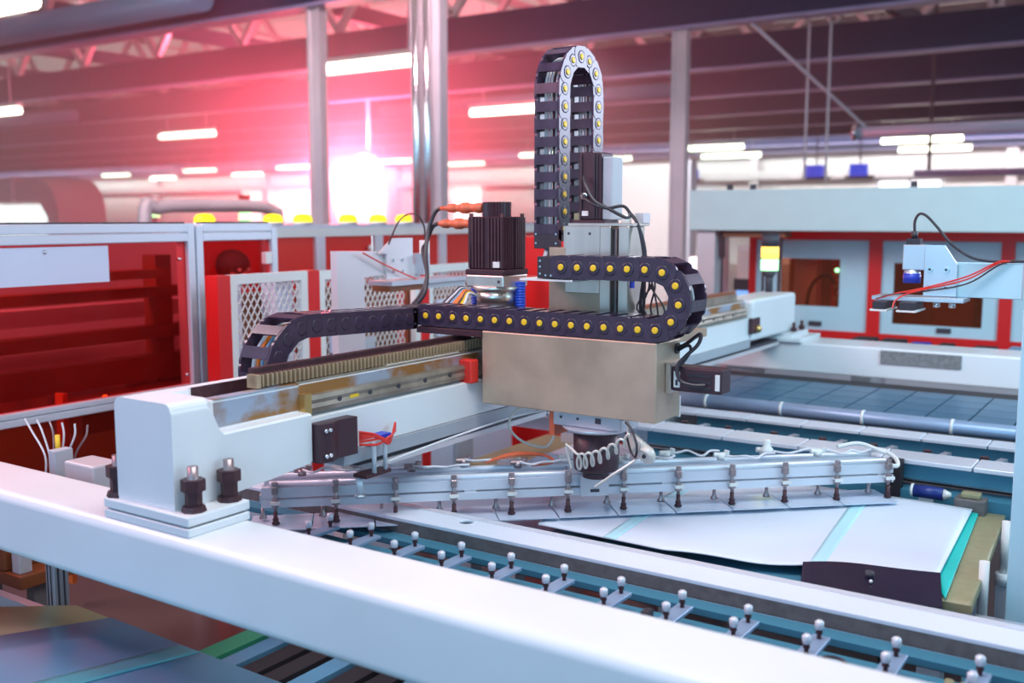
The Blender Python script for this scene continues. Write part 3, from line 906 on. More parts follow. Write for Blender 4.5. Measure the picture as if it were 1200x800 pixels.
def sheet(name, corners, z, th, m, label, cat, group=None, nx=24, ny=16, amp=0.0, fold=None, ph=0.0):
    """thin sheet between four plan corners (x,y) with soft waves"""
    a, b, c, d = [Vector(p) for p in corners]
    mb = MB()
    top, bot = [], []
    for i in range(nx + 1):
        u = i / nx
        for j in range(ny + 1):
            v = j / ny
            p = (a * (1 - u) + b * u) * (1 - v) + (d * (1 - u) + c * u) * v
            zz = z + amp * (math.sin(u * 7 + v * 3 + ph) * math.sin(v * 4.2 + 1.1 * u + ph) + 1)
            if fold: zz += fold(u, v)
            top.append(mb.bm.verts.new((p.x, p.y, zz + th)))
            bot.append(mb.bm.verts.new((p.x, p.y, zz)))
    I = lambda i, j: i * (ny + 1) + j
    for i in range(nx):
        for j in range(ny):
            f = mb.bm.faces.new((top[I(i, j)], top[I(i + 1, j)], top[I(i + 1, j + 1)], top[I(i, j + 1)])); f.smooth = True
            f = mb.bm.faces.new((bot[I(i, j)], bot[I(i, j + 1)], bot[I(i + 1, j + 1)], bot[I(i + 1, j)])); f.smooth = True
    for i in range(nx):
        mb.bm.faces.new((top[I(i + 1, 0)], top[I(i, 0)], bot[I(i, 0)], bot[I(i + 1, 0)]))
        mb.bm.faces.new((top[I(i, ny)], top[I(i + 1, ny)], bot[I(i + 1, ny)], bot[I(i, ny)]))
    for j in range(ny):
        mb.bm.faces.new((top[I(0, j)], top[I(0, j + 1)], bot[I(0, j + 1)], bot[I(0, j)]))
        mb.bm.faces.new((top[I(nx, j + 1)], top[I(nx, j)], bot[I(nx, j)], bot[I(nx, j + 1)]))
    o = mb.build(name, m)
    return tag(o, label, cat, group)


V2 = lambda *p: [Vector(q) for q in p]
sheet('tan_board', [(-0.54, 2.225), (-0.333, 2.232), (-0.375, 2.99), (-0.58, 2.99)], 0.676, 0.018, 'tan_board',
      'tan board under the right end of the white sheet', 'board')
sheet('teal_film', [(-0.445, 2.36), (-0.385, 2.23), (-0.438, 2.975), (-0.475, 2.955)], 0.698, 0.004, 'teal_film',
      'bright teal film strip at the right end of the white sheet', 'film')


def white_z(x, y):
    """gentle waves of the big white sheet; it sags between its two halves"""
    z = 0.706 + 0.004 * (math.sin(5.1 * x + 2.0) * math.sin(6 * y) + 1)
    z -= 0.016 * math.exp(-((x + 0.80) / .11) ** 2 - ((y - 2.30) / .12) ** 2)
    z += 0.006 * math.exp(-((x + 0.62) / .10) ** 2 - ((y - 2.36) / .2) ** 2)
    return z


def front_y(x):
    return 2.160 + (0.175 * ((x + 1.0) / 0.58) ** 0.85 if x > -1.0 else 0.0)


def draped(name, xr, m, label, cat, lift=0.0, th=0.002, nx=40, ny=24):
    """xr(v) -> (x left, x right) at depth v; follows white_z"""
    mb = MB()
    T, B = [], []
    for j in range(ny + 1):
        v = j / ny
        xa_, xb_ = xr(v)
        for i in range(nx + 1):
            xx = xa_ + (xb_ - xa_) * i / nx
            yf = front_y(xx)
            yy = yf + 0.001 + (2.935 - yf) * v
            z = white_z(xx, yy) + lift
            T.append(mb.bm.verts.new((xx, yy, z + th))); B.append(mb.bm.verts.new((xx, yy, z)))
    I = lambda i, j: j * (nx + 1) + i
    for j in range(ny):
        for i in range(nx):
            f = mb.bm.faces.new((T[I(i, j)], T[I(i + 1, j)], T[I(i + 1, j + 1)], T[I(i, j + 1)])); f.smooth = True
            f = mb.bm.faces.new((B[I(i, j)], B[I(i, j + 1)], B[I(i + 1, j + 1)], B[I(i + 1, j)])); f.smooth = True
    for i in range(nx):
        mb.bm.faces.new((T[I(i + 1, 0)], T[I(i, 0)], B[I(i, 0)], B[I(i + 1, 0)]))
        mb.bm.faces.new((T[I(i, ny)], T[I(i + 1, ny)], B[I(i + 1, ny)], B[I(i, ny)]))
    for j in range(ny):
        mb.bm.faces.new((T[I(0, j)], T[I(0, j + 1)], B[I(0, j + 1)], B[I(0, j)]))
        mb.bm.faces.new((T[I(nx, j + 1)], T[I(nx, j)], B[I(nx, j)], B[I(nx, j + 1)]))
    return tag(mb.build(name, m), label, cat)


draped('white_sheet', lambda v: (-1.52 + 0.16 * (1 - v) ** 2 + 0.0 * v, -0.42 - 0.03 * v), 'sheet_white',
       'large white wavy plastic sheet on the table at right', 'sheet')
draped('teal_stripe', lambda v: (-0.69 - 0.06 * v, -0.655 - 0.055 * v), 'teal_pale',
       'pale teal stripe across the right half of the white sheet', 'film', 0.0025, 0.0006, 4)
draped('teal_stripe', lambda v: (-1.17 - 0.06 * v, -1.135 - 0.055 * v), 'teal_pale',
       'pale teal stripe across the left half of the white sheet', 'film', 0.0025, 0.0006, 4)
# black foil hanging over the front
fo = MB()
rr = []
N = 22
for i in range(N + 1):
    u = i / N
    xx = -0.703 + 0.285 * u
    y0 = front_y(xx) + 0.012
    zt = white_z(xx, y0) + 0.006
    bx, by, bz = -0.664 + 0.283 * u, 2.132 + 0.047 * u, 0.699 - 0.002 * math.sin(u * 9)
    rr.append([(xx, y0, zt), (bx, by, bz), (bx, by, bz - 0.002), (xx, y0, zt - 0.002)])
fo.rings(rr)
foo = fo.build('black_foil', 'foil_dark')
MB().cyl((-0.547, 2.25, 0.708), (-0.547, 2.25, 0.722), 0.010, n=12).build('snap_button', 'slot_dark', foo)
MB().sphere((-0.535, 2.215, 0.712), 0.004, 8).build('rivet', 'label_white', foo)
tag(foo, 'dark purple-black foil flap in front of the white sheet', 'foil')
# far left table with sheets seen under the gantry
t = thing('far_table', (-2.2, 3.2, 0), 'low far table with tan board and white sheet, seen under the gantry', 'table')
MB().box(-2.22, -1.35, 3.0, 3.60, 0.575, 0.59).build('top', 'tan_board', t)
MB().box(-2.02, -1.37, 3.02, 3.58, 0.59, 0.596).build('white_sheet', 'sheet_white', t)
for xx in (-2.2, -1.42):
    for yy in (3.02, 3.54):
        MB().box(xx, xx + 0.03, yy, yy + 0.03, 0, 0.575).build('leg', 'grey_paint', t)

# ================================================================ FRONT CONVEYOR (clamps)
t = thing('front_conveyor', (-0.8, 1.9, 0), 'front conveyor with white top strip and paired clamp pins behind the big beam', 'conveyor')
top = MB().box(-2.4, 0.35, 1.925, 2.036, 0.735, 0.745, 0.002).build('top_strip', 'sheet_white', t)
MB().cyl((-1.465, 1.992, 0.7352), (-1.465, 1.992, 0.7362), 0.0185, n=20).build('hole_shade', 'slot_dark', top)
cut(top, MB().lathe((-1.465, 1.992, 0.70), [(0.019, 0), (0.019, 0.1)], 20))
MB().box(-2.4, 0.35, 1.925, 2.034, 0.705, 0.735).build('strip_core', 'conveyor_grey', t)
MB().box(-2.4, 0.35, 2.012, 2.036, 0.745, 0.7465).build('top_edge', 'alu_white', t)
MB().box(-2.4, 0.35, 1.880, 1.95, 0.690, 0.704).build('inner_profile', 'conveyor_teal', t)
MB().box(-2.4, 0.35, 1.850, 1.878, 0.64, 0.672).build('dark_belt', 'conveyor_black', t)
MB().box(-2.4, 0.35, 1.80, 1.848, 0.665, 0.690).build('inner_profile', 'conveyor_teal', t)
MB().box(-2.4, 0.35, 1.655, 1.70, 0.70, 0.722, 0.002).build('outer_profile', 'pipe_blue', t)
MB().box(-2.4, 0.35, 1.925, 1.931, 0.704, 0.7065).build('profile_lip', 'alu_white', t)  # pale strips here and below paint highlights along the profile edges
MB().box(-2.4, 0.35, 1.80, 1.806, 0.690, 0.6925).build('profile_lip', 'alu_white', t)
MB().box(-2.4, 0.35, 1.655, 1.661, 0.722, 0.7245).build('profile_lip', 'alu_white', t)
MB().box(-2.4, 0.35, 1.705, 1.78, 0.60, 0.61).build('base_tray', 'conveyor_teal', t)
MB().box(-2.4, 0.35, 2.040, 2.050, 0.66, 0.69).build('rear_profile', 'conveyor_teal', t)
for xx in (-1.1, 0.2):
    MB().box(xx, xx + 0.06, 1.72, 1.78, 0, 0.60).build('leg', 'aluminium', t)
plate = MB().box(-0.017, 0.017, -0.060, 0.062, 0, 0.008, 0.001, 1).mesh('clamp_plate', 'clamp_blue')
pinm = MB().cyl((0, 0, 0.008), (0, 0, 0.026), 0.0042, n=8)
pinm.cyl((0, 0, 0.018), (0, 0, 0.022), 0.0065, n=10)
pinm = pinm.mesh('pin', 'bolt_dark')
padm = MB().lathe((0, 0, 0.026), [(0.0075, 0), (0.0085, 0.005), (0.0085, 0.014), (0.005, 0.017)], 10).mesh('pin_pad', 'alu_white')
for k in range(13):
    xx = -1.753 + 0.1365 * k
    p = link('clamp_plate', plate, t, WM[t.name].inverted() @ Matrix.Translation((xx, 1.762, 0.722)) @ Matrix.Rotation(R(0), 4, 'Z'))
    for dy in (-0.03, 0.045):
        link('pin', pinm, p, Matrix.Translation((0, dy, 0)))
        link('pin_pad', padm, p, Matrix.Translation((0, dy, 0)))
    if k in (3, 6, 8, 10):
        MB().box(xx + 0.05, xx + 0.09, 1.71, 1.76, 0.61, 0.64, 0.003).build('sensor_block', ['tan_board', 'conveyor_black', 'red_plastic', 'green_board'][k % 4], t)
    if k == 7:
        MB().box(xx - 0.04, xx - 0.025, 1.70, 1.73, 0.722, 0.748, 0.002).build('sensor_block', 'black_plastic', t)
MB().tube(smooth([(-0.52, 1.74, 0.70), (-0.49, 1.74, 0.728), (-0.45, 1.73, 0.725), (-0.44, 1.72, 0.66)]), 0.003).build('cable', 'black_plastic', t)
for k in range(3):
    MB().cyl((-0.30 + 0.025 * k, 1.75, 0.67), (-0.30 + 0.025 * k, 1.82, 0.70), 0.009, n=10).build('roller', 'tan_board', t)
m = MB(); m.tube(smooth([(-0.24, 1.70, 0.735), (-0.215, 1.715, 0.735), (-0.20, 1.72, 0.727), (-0.197, 1.72, 0.70)]), 0.012, 12)
lab(m.build('elbow_fitting', 'label_white', t), 'white elbow fitting')
MB().cyl((-0.16, 1.69, 0.722), (-0.12, 1.71, 0.722), 0.014, n=14).build('fitting', 'label_white', t)
# ================================================================ FRONT BEAM
b = MB().box(-3.12, 0.55, 1.19, 1.365, 0.757, 0.90, 0.022, 4)
b = b.build('front_machine_beam', 'white_paint')
for p in b.data.polygons: p.use_smooth = True
cut(b, MB().lathe((-1.878, 1.302, 0.80), [(0.034, 0), (0.034, 0.2)], 24))
tag(b, 'big white foreground machine beam running across the picture', 'machine beam')
MB().lathe((-1.878, 1.302, 0.80), [(0.033, 0), (0.033, 0.02)], 24).build('hole_plug', 'slot_dark', b)  # dark disc stands for the shade inside the hole
MB().box(-3.0, -2.88, 1.21, 1.33, 0, 0.757).build('leg', 'white_paint', b)
MB().box(0.4, 0.52, 1.21, 1.33, 0, 0.757).build('leg', 'white_paint', b)
md = b.modifiers.new('n', 'WEIGHTED_NORMAL'); md.keep_sharp = False

# ================================================================ GANTRY BEAM
g = thing('gantry_beam', (-1.68, 3.0, 0.9), 'long white gantry beam bolted to the front beam, with rack and rail', 'gantry beam')
MB().box(-1.795, -1.535, 1.205, 1.357, 0.900, 0.917, 0.002, 1).build('shim_pad', 'white_paint', g)
MB().box(-1.785, -1.545, 1.215, 1.350, 0.917, 0.9205).build('gap_gasket', 'bolt_dark', g)  # dark sheet stands for the shade in the gap
MB().box(-1.795, -1.535, 1.205, 1.357, 0.9205, 0.940, 0.003, 2).build('foot_plate', 'white_paint', g)


def sec(y, s, zb):
    """cross-section of the casting: s=0 full box, s=1 with machined recess"""
    r = 0.018
    xr, xi = -1.59, -1.625
    zt = 1.148
    zs = zt - r + (1.072 - (zt - r)) * s
    xin = xr + (xi - xr) * s            # machined face
    xtop = xr - r + (-1.702 + r - (xr - r)) * s if s > 0 else xr - r
    zm = zt - 0.002 - (0.014) * s
    pts = [(-1.765, zb), (xr, zb), (xr, zs - 0.004), (xr - 0.004 * s - 0.0005, zs)]
    pts += [(xin - 0.001, zs + 0.001), (xin - 0.002, zs + (zm - 0.006 - zs) * s + 0.0005 * (1 - s))]
    if s < 0.02:
        for k in range(1, 5):
            a = R(90 * k / 4)
            pts.append((xr - 0.002 - r + r * math.cos(a), zt - r + r * math.sin(a)))
        pts.append((-1.705, zt)); pts.append((-1.7055, zt))
    else:
        zc = zt - 0.0145 * s
        xc = xin - 0.002
        for k in range(1, 5):
            a = R(90 * k / 4)
            rr_ = r + (0.004 - r) * s
            pts.append((xc - rr_ + rr_ * math.cos(a), zc - rr_ + rr_ * math.sin(a)))
        pts.append((-1.7045, zc)); pts.append((-1.7055, zt))
    pts += [(-1.765 + r, zt)]
    for k in range(1, 5):
        a = R(90 + 90 * k / 4)
        pts.append((-1.765 + r + r * math.cos(a), zt - r + r * math.sin(a)))
    return [(px_, y, pz_) for px_, pz_ in pts]


cb = MB()
rs = [sec(1.219, 0, 0.9405), sec(1.225, 0, 0.9405), sec(1.306, 0.0, 0.9405)]
for k in range(1, 9):
    q = k / 8
    rs.append(sec(1.306 + 0.04 * q, q * q * (3 - 2 * q), 0.9405))
rs += [sec(1.358, 1, 0.942), sec(1.47, 1, 0.951), sec(1.58, 1, 0.961), sec(1.588, 1, 0.965)]
cb.rings(rs)
blk = cb.build('end_block', 'white_paint', g)
for p in blk.data.polygons: p.use_smooth = False
cut(blk, MB().box(-1.722, -1.657, 1.355, 1.80, 1.11, 1.2, 0.018, 4))
MB().box(-1.656, -1.6262, 1.352, 1.588, 1.1325, 1.1352).build('machined_top', 'rust_steel', g)
MB().box(-1.712, -1.667, 1.375, 1.587, 1.111, 1.1125).build('slot_floor', 'bolt_dark', g)  # dark sheet puts shade on the slot bottom
MB().box(-1.7225, -1.7195, 1.372, 1.587, 1.112, 1.1475).build('slot_liner', 'bolt_dark', g)  # dark sheet puts shade on the far wall of the slot
lab(MB().box(-1.6272, -1.6255, 1.350, 1.588, 1.076, 1.128).build('machined_face', 'rust_steel', g), 'bare blued and rust brown steel face')
# main body
body = [(-1.755, 0.965), (-1.604, 0.965), (-1.604, 1.056), (-1.632, 1.062), (-1.632, 1.132), (-1.755, 1.132)]
MB().prism(body, XZ, 1.588, 4.3).build('beam_body', 'white_paint', g)
MB().box(-1.632, -1.630, 1.59, 4.3, 1.064, 1.13).build('machined_face', 'rust_steel', g)
MB().box(-1.70, -1.634, 1.5885, 4.3, 1.132, 1.137).build('machined_top', 'old_steel', g)
MB().box(-1.665, -1.640, 1.9, 2.2, 1.137, 1.1385).build('paint_patch', 'label_white', g)  # white strip along part of the machined top
# far end block
MB().box(-1.765, -1.59, 4.3, 4.88, 0.955, 1.14, 0.015, 3).build('end_block', 'white_paint', g)
MB().box(-1.80, -1.55, 4.72, 4.96, 0.935, 0.955).build('foot_plate', 'white_paint', g)
for (xx, yy) in ((-1.57, 4.80), (-1.57, 4.92)):
    bb = MB().cyl((xx, yy, 0.955), (xx, yy, 1.0), 0.008, n=10).build('bolt', 'bolt_dark', g)
    MB().cyl((xx, yy, 0.958), (xx, yy, 0.975), 0.016, n=6).build('nut', 'bolt_dark', bb)
# linear rail
MB().prism([(-1.630, 1.067), (-1.612, 1.067), (-1.609, 1.078), (-1.612, 1.087), (-1.609, 1.096), (-1.612, 1.106), (-1.630, 1.106)], XZ, 1.605, 4.28).build('linear_rail', 'old_steel', g)
screw = MB().cyl((0, 0, 0), (0.0025, 0, 0), 0.006, n=12).mesh('rail_screw', 'slot_dark')
for k in range(24):
    link('rail_screw', screw, g, WM[g.name].inverted() @ Matrix.Translation((-1.6115, 1.70 + 0.105 * k, 1.087)))
MB().box(-1.632, -1.606, 1.585, 1.606, 1.062, 1.112).build('rail_end_clamp', 'brass', g)
lab(MB().box(-1.6125, -1.6105, 1.735, 1.765, 1.078, 1.090).build('sticker', 'yellow_cap', g), 'small yellow sticker')
# lower trim: cable tray under the beam
MB().prism([(-1.66, 0.928), (-1.602, 0.928), (-1.598, 0.963), (-1.66, 0.963)], XZ, 1.70, 4.3).build('lower_lip', 'grey_paint', g)
MB().box(-1.74, -1.615, 1.76, 4.7, 0.915, 0.927).build('lower_tray', 'slot_dark', g)
MB().box(-1.74, -1.606, 1.80, 4.7, 0.900, 0.915).build('tray_edge', 'column_grey', g)
# gear rack
rk = MB()
ya, yb, xm = 1.49, 2.32, -1.648
poly = []
pitch = 0.0135
nT = int((yb - ya) / pitch)
rk.box(xm - 0.022, xm, ya, yb, 1.1375, 1.166)
rk.build('gear_rack', 'bolt_dark', g)
MB().box(xm - 0.022, xm + 0.009, ya - 0.012, ya, 1.1375, 1.1665).build('rack_end', 'rack_steel', g)
tooth = MB().prism([(0, -0.0042), (0.008, -0.0022), (0.008, 0.0022), (0, 0.0042)], XY, 0, 0.0265).mesh('rack_tooth', 'rack_steel')
for k in range(nT):
    link('rack_tooth', tooth, g, WM[g.name].inverted() @ Matrix.Translation((xm, ya + 0.008 + k * pitch, 1.139)))
MB().box(-1.69, -1.671, 1.50, 2.30, 1.1375, 1.176).build('rack_backing', 'bolt_dark', g)
MB().box(xm - 0.02, xm, 2.55, 4.25, 1.1375, 1.166).build('gear_rack', 'old_steel', g)
MB().box(-1.72, -1.67, 2.55, 4.28, 1.1375, 1.172).build('rack_backing', 'machine_brown', g)
MB().cyl((-1.70, 1.56, 1.158), (-1.70, 1.576, 1.158), 0.008, n=10).build('rack_pin', 'brass', g)
lab(MB().box(-1.72, -1.70, 2.02, 2.2, 1.15, 1.165).build('sensor_bar', 'pipe_blue', g), 'small blue sensor bar')
# hold-down bolts
def bolt(xx, yy, s=1.0):
    z = 0.940
    b_ = MB().cyl((xx, yy, z), (xx, yy, z + 0.088 * s), 0.0105, n=14)
    b_ = b_.build('bolt', 'fitting_metal', g)
    MB().cyl((xx, yy, z), (xx, yy, z + 0.011), 0.0245, 0.021, n=8).build('washer', 'bolt_dark', b_)
    MB().cyl((xx, yy, z + 0.011), (xx, yy, z + 0.040), 0.0165, n=6).build('spacer', 'bolt_dark', b_)
    MB().cyl((xx, yy, z + 0.040), (xx, yy, z + 0.063), 0.0235, n=6).build('nut', 'bolt_dark', b_)
bolt(-1.564, 1.243); bolt(-1.566, 1.332, 0.96); bolt(-1.782, 1.232, 0.95); bolt(-1.79, 1.335, 0.95)
# black stop bracket with four screws
m = MB()
m.prism([(-1.604, 1.592), (-1.570, 1.592), (-1.562, 1.625), (-1.575, 1.655), (-1.571, 1.715), (-1.604, 1.715)], XY, 0.960, 1.047)
sb = m.build('stop_bracket', 'motor_black', g)
for (yy, zz) in ((1.606, 1.032), (1.619, 1.032), (1.606, 0.975), (1.619, 0.975)):
    m = MB(); m.cyl((-1.568, yy, zz), (-1.5615, yy, zz), 0.0045, n=10)
    m.build('screw', 'chrome', sb)
# red rail stop block and black sensor on far part
lab(MB().box(-1.63, -1.588, 2.185, 2.219, 1.056, 1.120, 0.004).build('end_stop', 'red_plastic', g), 'red end stop')
MB().box(-1.604, -1.585, 4.28, 4.38, 0.99, 1.06, 0.004).build('limit_switch', 'motor_black', g)
MB().sphere((-1.58, 4.34, 1.01), 0.018, 8).build('switch_roller', 'brass', g)

# pneumatic bits hanging under the bracket
t = thing('air_fitting', (-1.56, 1.78, 0.9), 'red wires and small fittings hanging under the gantry beam by the black bracket', 'fitting')
for k in range(6):
    dz = 0.006 * k
    MB().tube(smooth([(-1.585, 1.735, 0.975 + dz), (-1.56, 1.77, 0.972 + dz + 0.008 * math.sin(k)), (-1.55, 1.80, 0.985 - dz * .5), (-1.585, 1.865, 0.985 + 0.004 * k)]), 0.0028, 6).build('wire', 'red_plastic', t)
for (yy, r_) in ((1.775, 0.008), (1.815, 0.007)):
    MB().cyl((-1.575, yy, 0.90), (-1.575, yy, 0.985), r_ * .7, n=10).build('post', 'white_wire', t)
MB().box(-1.59, -1.56, 1.775, 1.82, 0.985, 0.992).build('bridge', 'blue_plastic', t)
MB().cyl((-1.60, 1.75, 0.85), (-1.60, 1.75, 0.893), 0.009, n=14).build('cylinder', 'alu_white', t)
MB().cyl((-1.60, 1.75, 0.843), (-1.60, 1.75, 0.85), 0.013, n=14).build('cylinder_base', 'aluminium', t)
MB().box(-1.61, -1.57, 1.74, 1.83, 0.893, 0.9015).build('hanger_plate', 'bolt_dark', t)

# long white hose under the gantry beam
t = thing('air_hose', (-1.55, 2.0, 0.88), 'thin white air hose looping under the gantry beam', 'hose')
MB().tube(smooth([(-1.585, 1.79, 0.912), (-1.59, 2.1, 0.925), (-1.58, 2.4, 0.935), (-1.45, 2.52, 0.962), (-1.40, 2.5, 0.96)]), 0.0032, 8).build('hose', 'white_wire', t)
MB().tube(smooth([(-1.52, 2.38, 0.985), (-1.56, 2.35, 0.955), (-1.57, 2.34, 0.915), (-1.53, 2.34, 0.88), (-1.46, 2.34, 0.87), (-1.43, 2.34, 0.89), (-1.43, 2.36, 0.93), (-1.45, 2.38, 0.975)]), 0.0035, 8).build('hose_loop', 'clear_hose', t)
MB().cyl((-1.45, 2.36, 0.955), (-1.45, 2.36, 0.975), 0.008).build('fitting', 'chrome', t)

# ================================================================ CARRIAGE
c = thing('gantry_carriage', (-1.4, 2.35, 1.0), 'motorised carriage with tan steel box and Z column on the gantry beam', 'carriage')
MB().box(-1.578, -1.06, 2.22, 2.358, 1.000, 1.198, 0.003, 2).build('housing_box', 'steel_plate', c)
MB().box(-1.80, -1.578, 2.215, 2.62, 1.180, 1.197, 0.001, 1).build('base_plate', 'motor_black', c)
MB().box(-1.578, -1.10, 2.36, 2.62, 1.175, 1.197).build('base_plate', 'steel_plate', c)
MB().box(-1.60, -1.585, 2.36, 2.60, 1.0, 1.175).build('rail_carriage', 'brushed_steel', c)
MB().cyl((-1.06, 2.335, 1.175), (-1.055, 2.335, 1.175), 0.014, n=12).build('grommet', 'black_plastic', c)
# side servo on the right face
sx, sy, sz = -1.06, 2.31, 1.085
MB().box(-1.06, -1.045, 2.27, 2.355, 1.070, 1.146, 0.002, 1).build('motor_flange', 'brushed_steel', c)
sm = MB().box(-1.045, -0.915, 2.275, 2.335, 1.077, 1.138, 0.004, 2).build('side_motor', 'motor_black', c)
for k in range(3):
    MB().box(-1.0, -0.94, 2.2725, 2.276, 1.087 + 0.015 * k, 1.094 + 0.015 * k).build('rib', 'black_plastic', sm)
lab(MB().box(-1.038, -1.022, 2.272, 2.2755, 1.087, 1.126).build('label_plate', 'label_white', sm), 'white warning label')
lab(MB().box(-0.930, -0.919, 2.272, 2.2755, 1.087, 1.126).build('label_plate', 'label_white', sm), 'pale label')
MB().box(-1.033, -1.027, 2.2712, 2.2725, 1.092, 1.106).build('label_mark', 'slot_dark', sm)
MB().tube(smooth([(-1.058, 2.335, 1.175), (-1.03, 2.33, 1.19), (-0.995, 2.32, 1.215), (-0.985, 2.31, 1.21), (-0.99, 2.30, 1.19), (-1.01, 2.28, 1.165),
                  (-1.024, 2.262, 1.14), (-1.014, 2.256, 1.108), (-0.985, 2.262, 1.098), (-0.955, 2.273, 1.098)]), 0.0048, 8).build('cable', 'black_plastic', c)
MB().tube(smooth([(-1.056, 2.335, 1.17), (-1.03, 2.328, 1.184), (-1.012, 2.31, 1.184), (-1.005, 2.29, 1.172), (-1.02, 2.27, 1.14)]), 0.004, 8).build('cable', 'black_plastic', c)
# finned servo
MX, MY = -1.69, 2.455
x0, x1, y0, y1 = -1.752, -1.628, 2.395, 2.515
mo = MB().box(x0 + 0.006, x1 - 0.006, y0 + 0.006, y1 - 0.006, 1.352, 1.503, 0.003, 1).build('servo_motor', 'motor_black', c)
fin = []
for k in range(11):
    u = x0 + (k + 0.5) * (x1 - x0) / 11
    if k in (5,): continue
    MB().box(u - 0.0032, u + 0.0032, y0, y0 + 0.006, 1.355, 1.501).build('fin', 'motor_black', mo)
    v = y0 + (k + 0.5) * (y1 - y0) / 11
    MB().box(x1 - 0.006, x1, v - 0.0032, v + 0.0032, 1.355, 1.501).build('fin', 'motor_black', mo)
for (u, v) in ((x0 + .008, y0 + .008), (x1 - .008, y0 + .008), (x1 - .008, y1 - .008)):
    MB().cyl((u, v, 1.352), (u, v, 1.512), 0.006, n=10).build('tie_bolt', 'bolt_dark', mo)
MB().box(x0 - 0.006, x1 + 0.006, y0 - 0.006, y1 + 0.006, 1.336, 1.352, 0.003, 1).build('motor_flange', 'motor_black', c)
gh = MB()
gh.box(x0 - 0.004, x1 + 0.004, y0 - 0.004, y1 + 0.004, 1.300, 1.336, 0.004, 2)
gh.lathe((MX, MY, 1.282), [(0.058, 0), (0.076, 0.02)], 24)
gh.build('gearbox_flange', 'brushed_steel', c)
MB().cyl((-1.64, y0 - 0.0045, 1.318), (-1.64, y0 - 0.003, 1.318), 0.005, n=10).build('plug', 'slot_dark', c)
MB().lathe((MX, MY, 1.255), [(0.060, 0), (0.060, 0.027), (0.056, 0.029)], 28).build('gearbox_ring', 'brushed_steel', c)
MB().lathe((MX, MY, 1.197), [(0.060, 0), (0.060, 0.058)], 28).build('gearbox_body', 'black_plastic', c)
cap = MB()
prof = []
nF = 28
ring0, ring1 = [], []
for z in (1.503, 1.545):
    ring = []
    for k in range(nF * 2):
        a = math.pi * k / nF
        rad = 0.042 if k % 2 else 0.038
        ring.append((MX + rad * math.cos(a), MY + rad * math.sin(a), z))
    prof.append(ring)
cap.rings(prof)
cap = cap.build('encoder_cap', 'motor_black', mo)
for p in cap.data.polygons: p.use_smooth = False
lab(MB().box(-1.662, -1.640, y0 - 0.0015, y0 + 0.004, 1.358, 1.375).build('label_plate', 'label_white', mo), 'small white label')
# connectors
def connector(z, xa, xb, y):
    q = MB().lathe((xa, y, z), [(0.012, 0), (0.015, 0.01), (0.015, 0.02), (0.012, 0.022), (0.013, 0.05), (0.016, 0.053), (0.016, 0.075), (0.012, 0.078),
                                (0.010, 0.10), (0.014, 0.105), (0.012, 0.125), (0.007, 0.135), (0.006, xa - xb)], 16, (-1, 0, 0))
    return q.build('connector', 'connector_orange', mo)
connector(1.528, -1.728, -1.885, 2.44)
connector(1.482, -1.752, -1.893, 2.44)
for (z, dx) in ((1.528, 0), (1.482, -0.012)):
    MB().tube(smooth([(-1.885 + dx, 2.44, z), (-1.905 + dx, 2.44, z - 0.012), (-1.922 + dx, 2.43, z - 0.06), (-1.91 + dx, 2.40, 1.40), (-1.875, 2.36, 1.33),
                      (-1.862 + dx, 2.33, 1.28), (-1.88 + dx, 2.31, 1.245), (-1.905, 2.30, 1.225), (-1.91, 2.28, 1.215)]), 0.0062, 8).build('cable', 'black_plastic', c)
# cables fanning from the chain mouth
cols = ['black_plastic', 'white_wire', 'black_plastic', 'pipe_blue', 'orange_wire', 'orange_wire', 'black_plastic', 'yellow_cap', 'white_wire']
for k, cm in enumerate(cols):
    MB().tube(smooth([(-1.85 + 0.012 * k, 2.30, 1.222), (-1.82 + 0.012 * k, 2.33, 1.235 + .002 * k), (-1.775 + 0.006 * k, 2.35, 1.28 - 0.002 * k), (-1.752 + 0.003 * k, 2.37, 1.30 - .002 * k), (-1.72, 2.41, 1.27)]),
              0.0038, 6).build('cable', cm, c)
# blue corrugated hoses beside the gearbox
for (hx, hy) in ((-1.618, 2.47), (-1.768, 2.46)):
    pr = []
    for k in range(15):
        pr += [(0.013, 0.008 * k), (0.0165, 0.008 * k + 0.002), (0.0165, 0.008 * k + 0.005), (0.013, 0.008 * k + 0.007)]
    lab(MB().lathe((hx, hy, 1.197), pr, 14).build('corrugated_hose', 'blue_hose', c), 'bright blue corrugated hose')

# Z column
z0c = 1.1975
MB().box(-1.46, -1.30, 2.372, 2.384, z0c, 1.42, 0.001, 1).build('column_plate', 'steel_plate', c)
MB().box(-1.405, -1.30, 2.366, 2.372, 1.30, 1.478, 0.001, 1).build('column_plate', 'brushed_steel', c)
MB().box(-1.415, -1.30, 2.374, 2.46, 1.42, 1.478).build('column_core', 'brushed_steel', c)
for (u, z) in ((-1.395, 1.458), (-1.33, 1.458)):
    MB().cyl((u, 2.3655, z), (u, 2.367, z), 0.004, n=8).build('screw', 'slot_dark', c)
col = MB()
col.box(-1.30, -1.268, 2.366, 2.46, z0c, 1.478, 0.002, 1)
col.box(-1.245, -1.215, 2.366, 2.46, z0c, 1.478, 0.002, 1)
col.build('extrusion', 'brushed_steel', c)
MB().box(-1.268, -1.245, 2.385, 2.455, z0c, 1.470).build('extrusion_slot', 'slot_dark', c)
MB().box(-1.258, -1.252, 2.372, 2.384, z0c, 1.470).build('slot_rail', 'conveyor_grey', c)
MB().box(-1.40, -1.205, 2.370, 2.47, 1.478, 1.486, 0.001, 1).build('top_plate', 'brushed_steel', c)
MB().box(-1.225, -1.20, 2.42, 2.46, 1.486, 1.512).build('corner_lug', 'column_grey', c)
MB().cyl((-1.24, 2.40, 1.486), (-1.24, 2.40, 1.508), 0.013, n=12).build('knob', 'label_white', c)
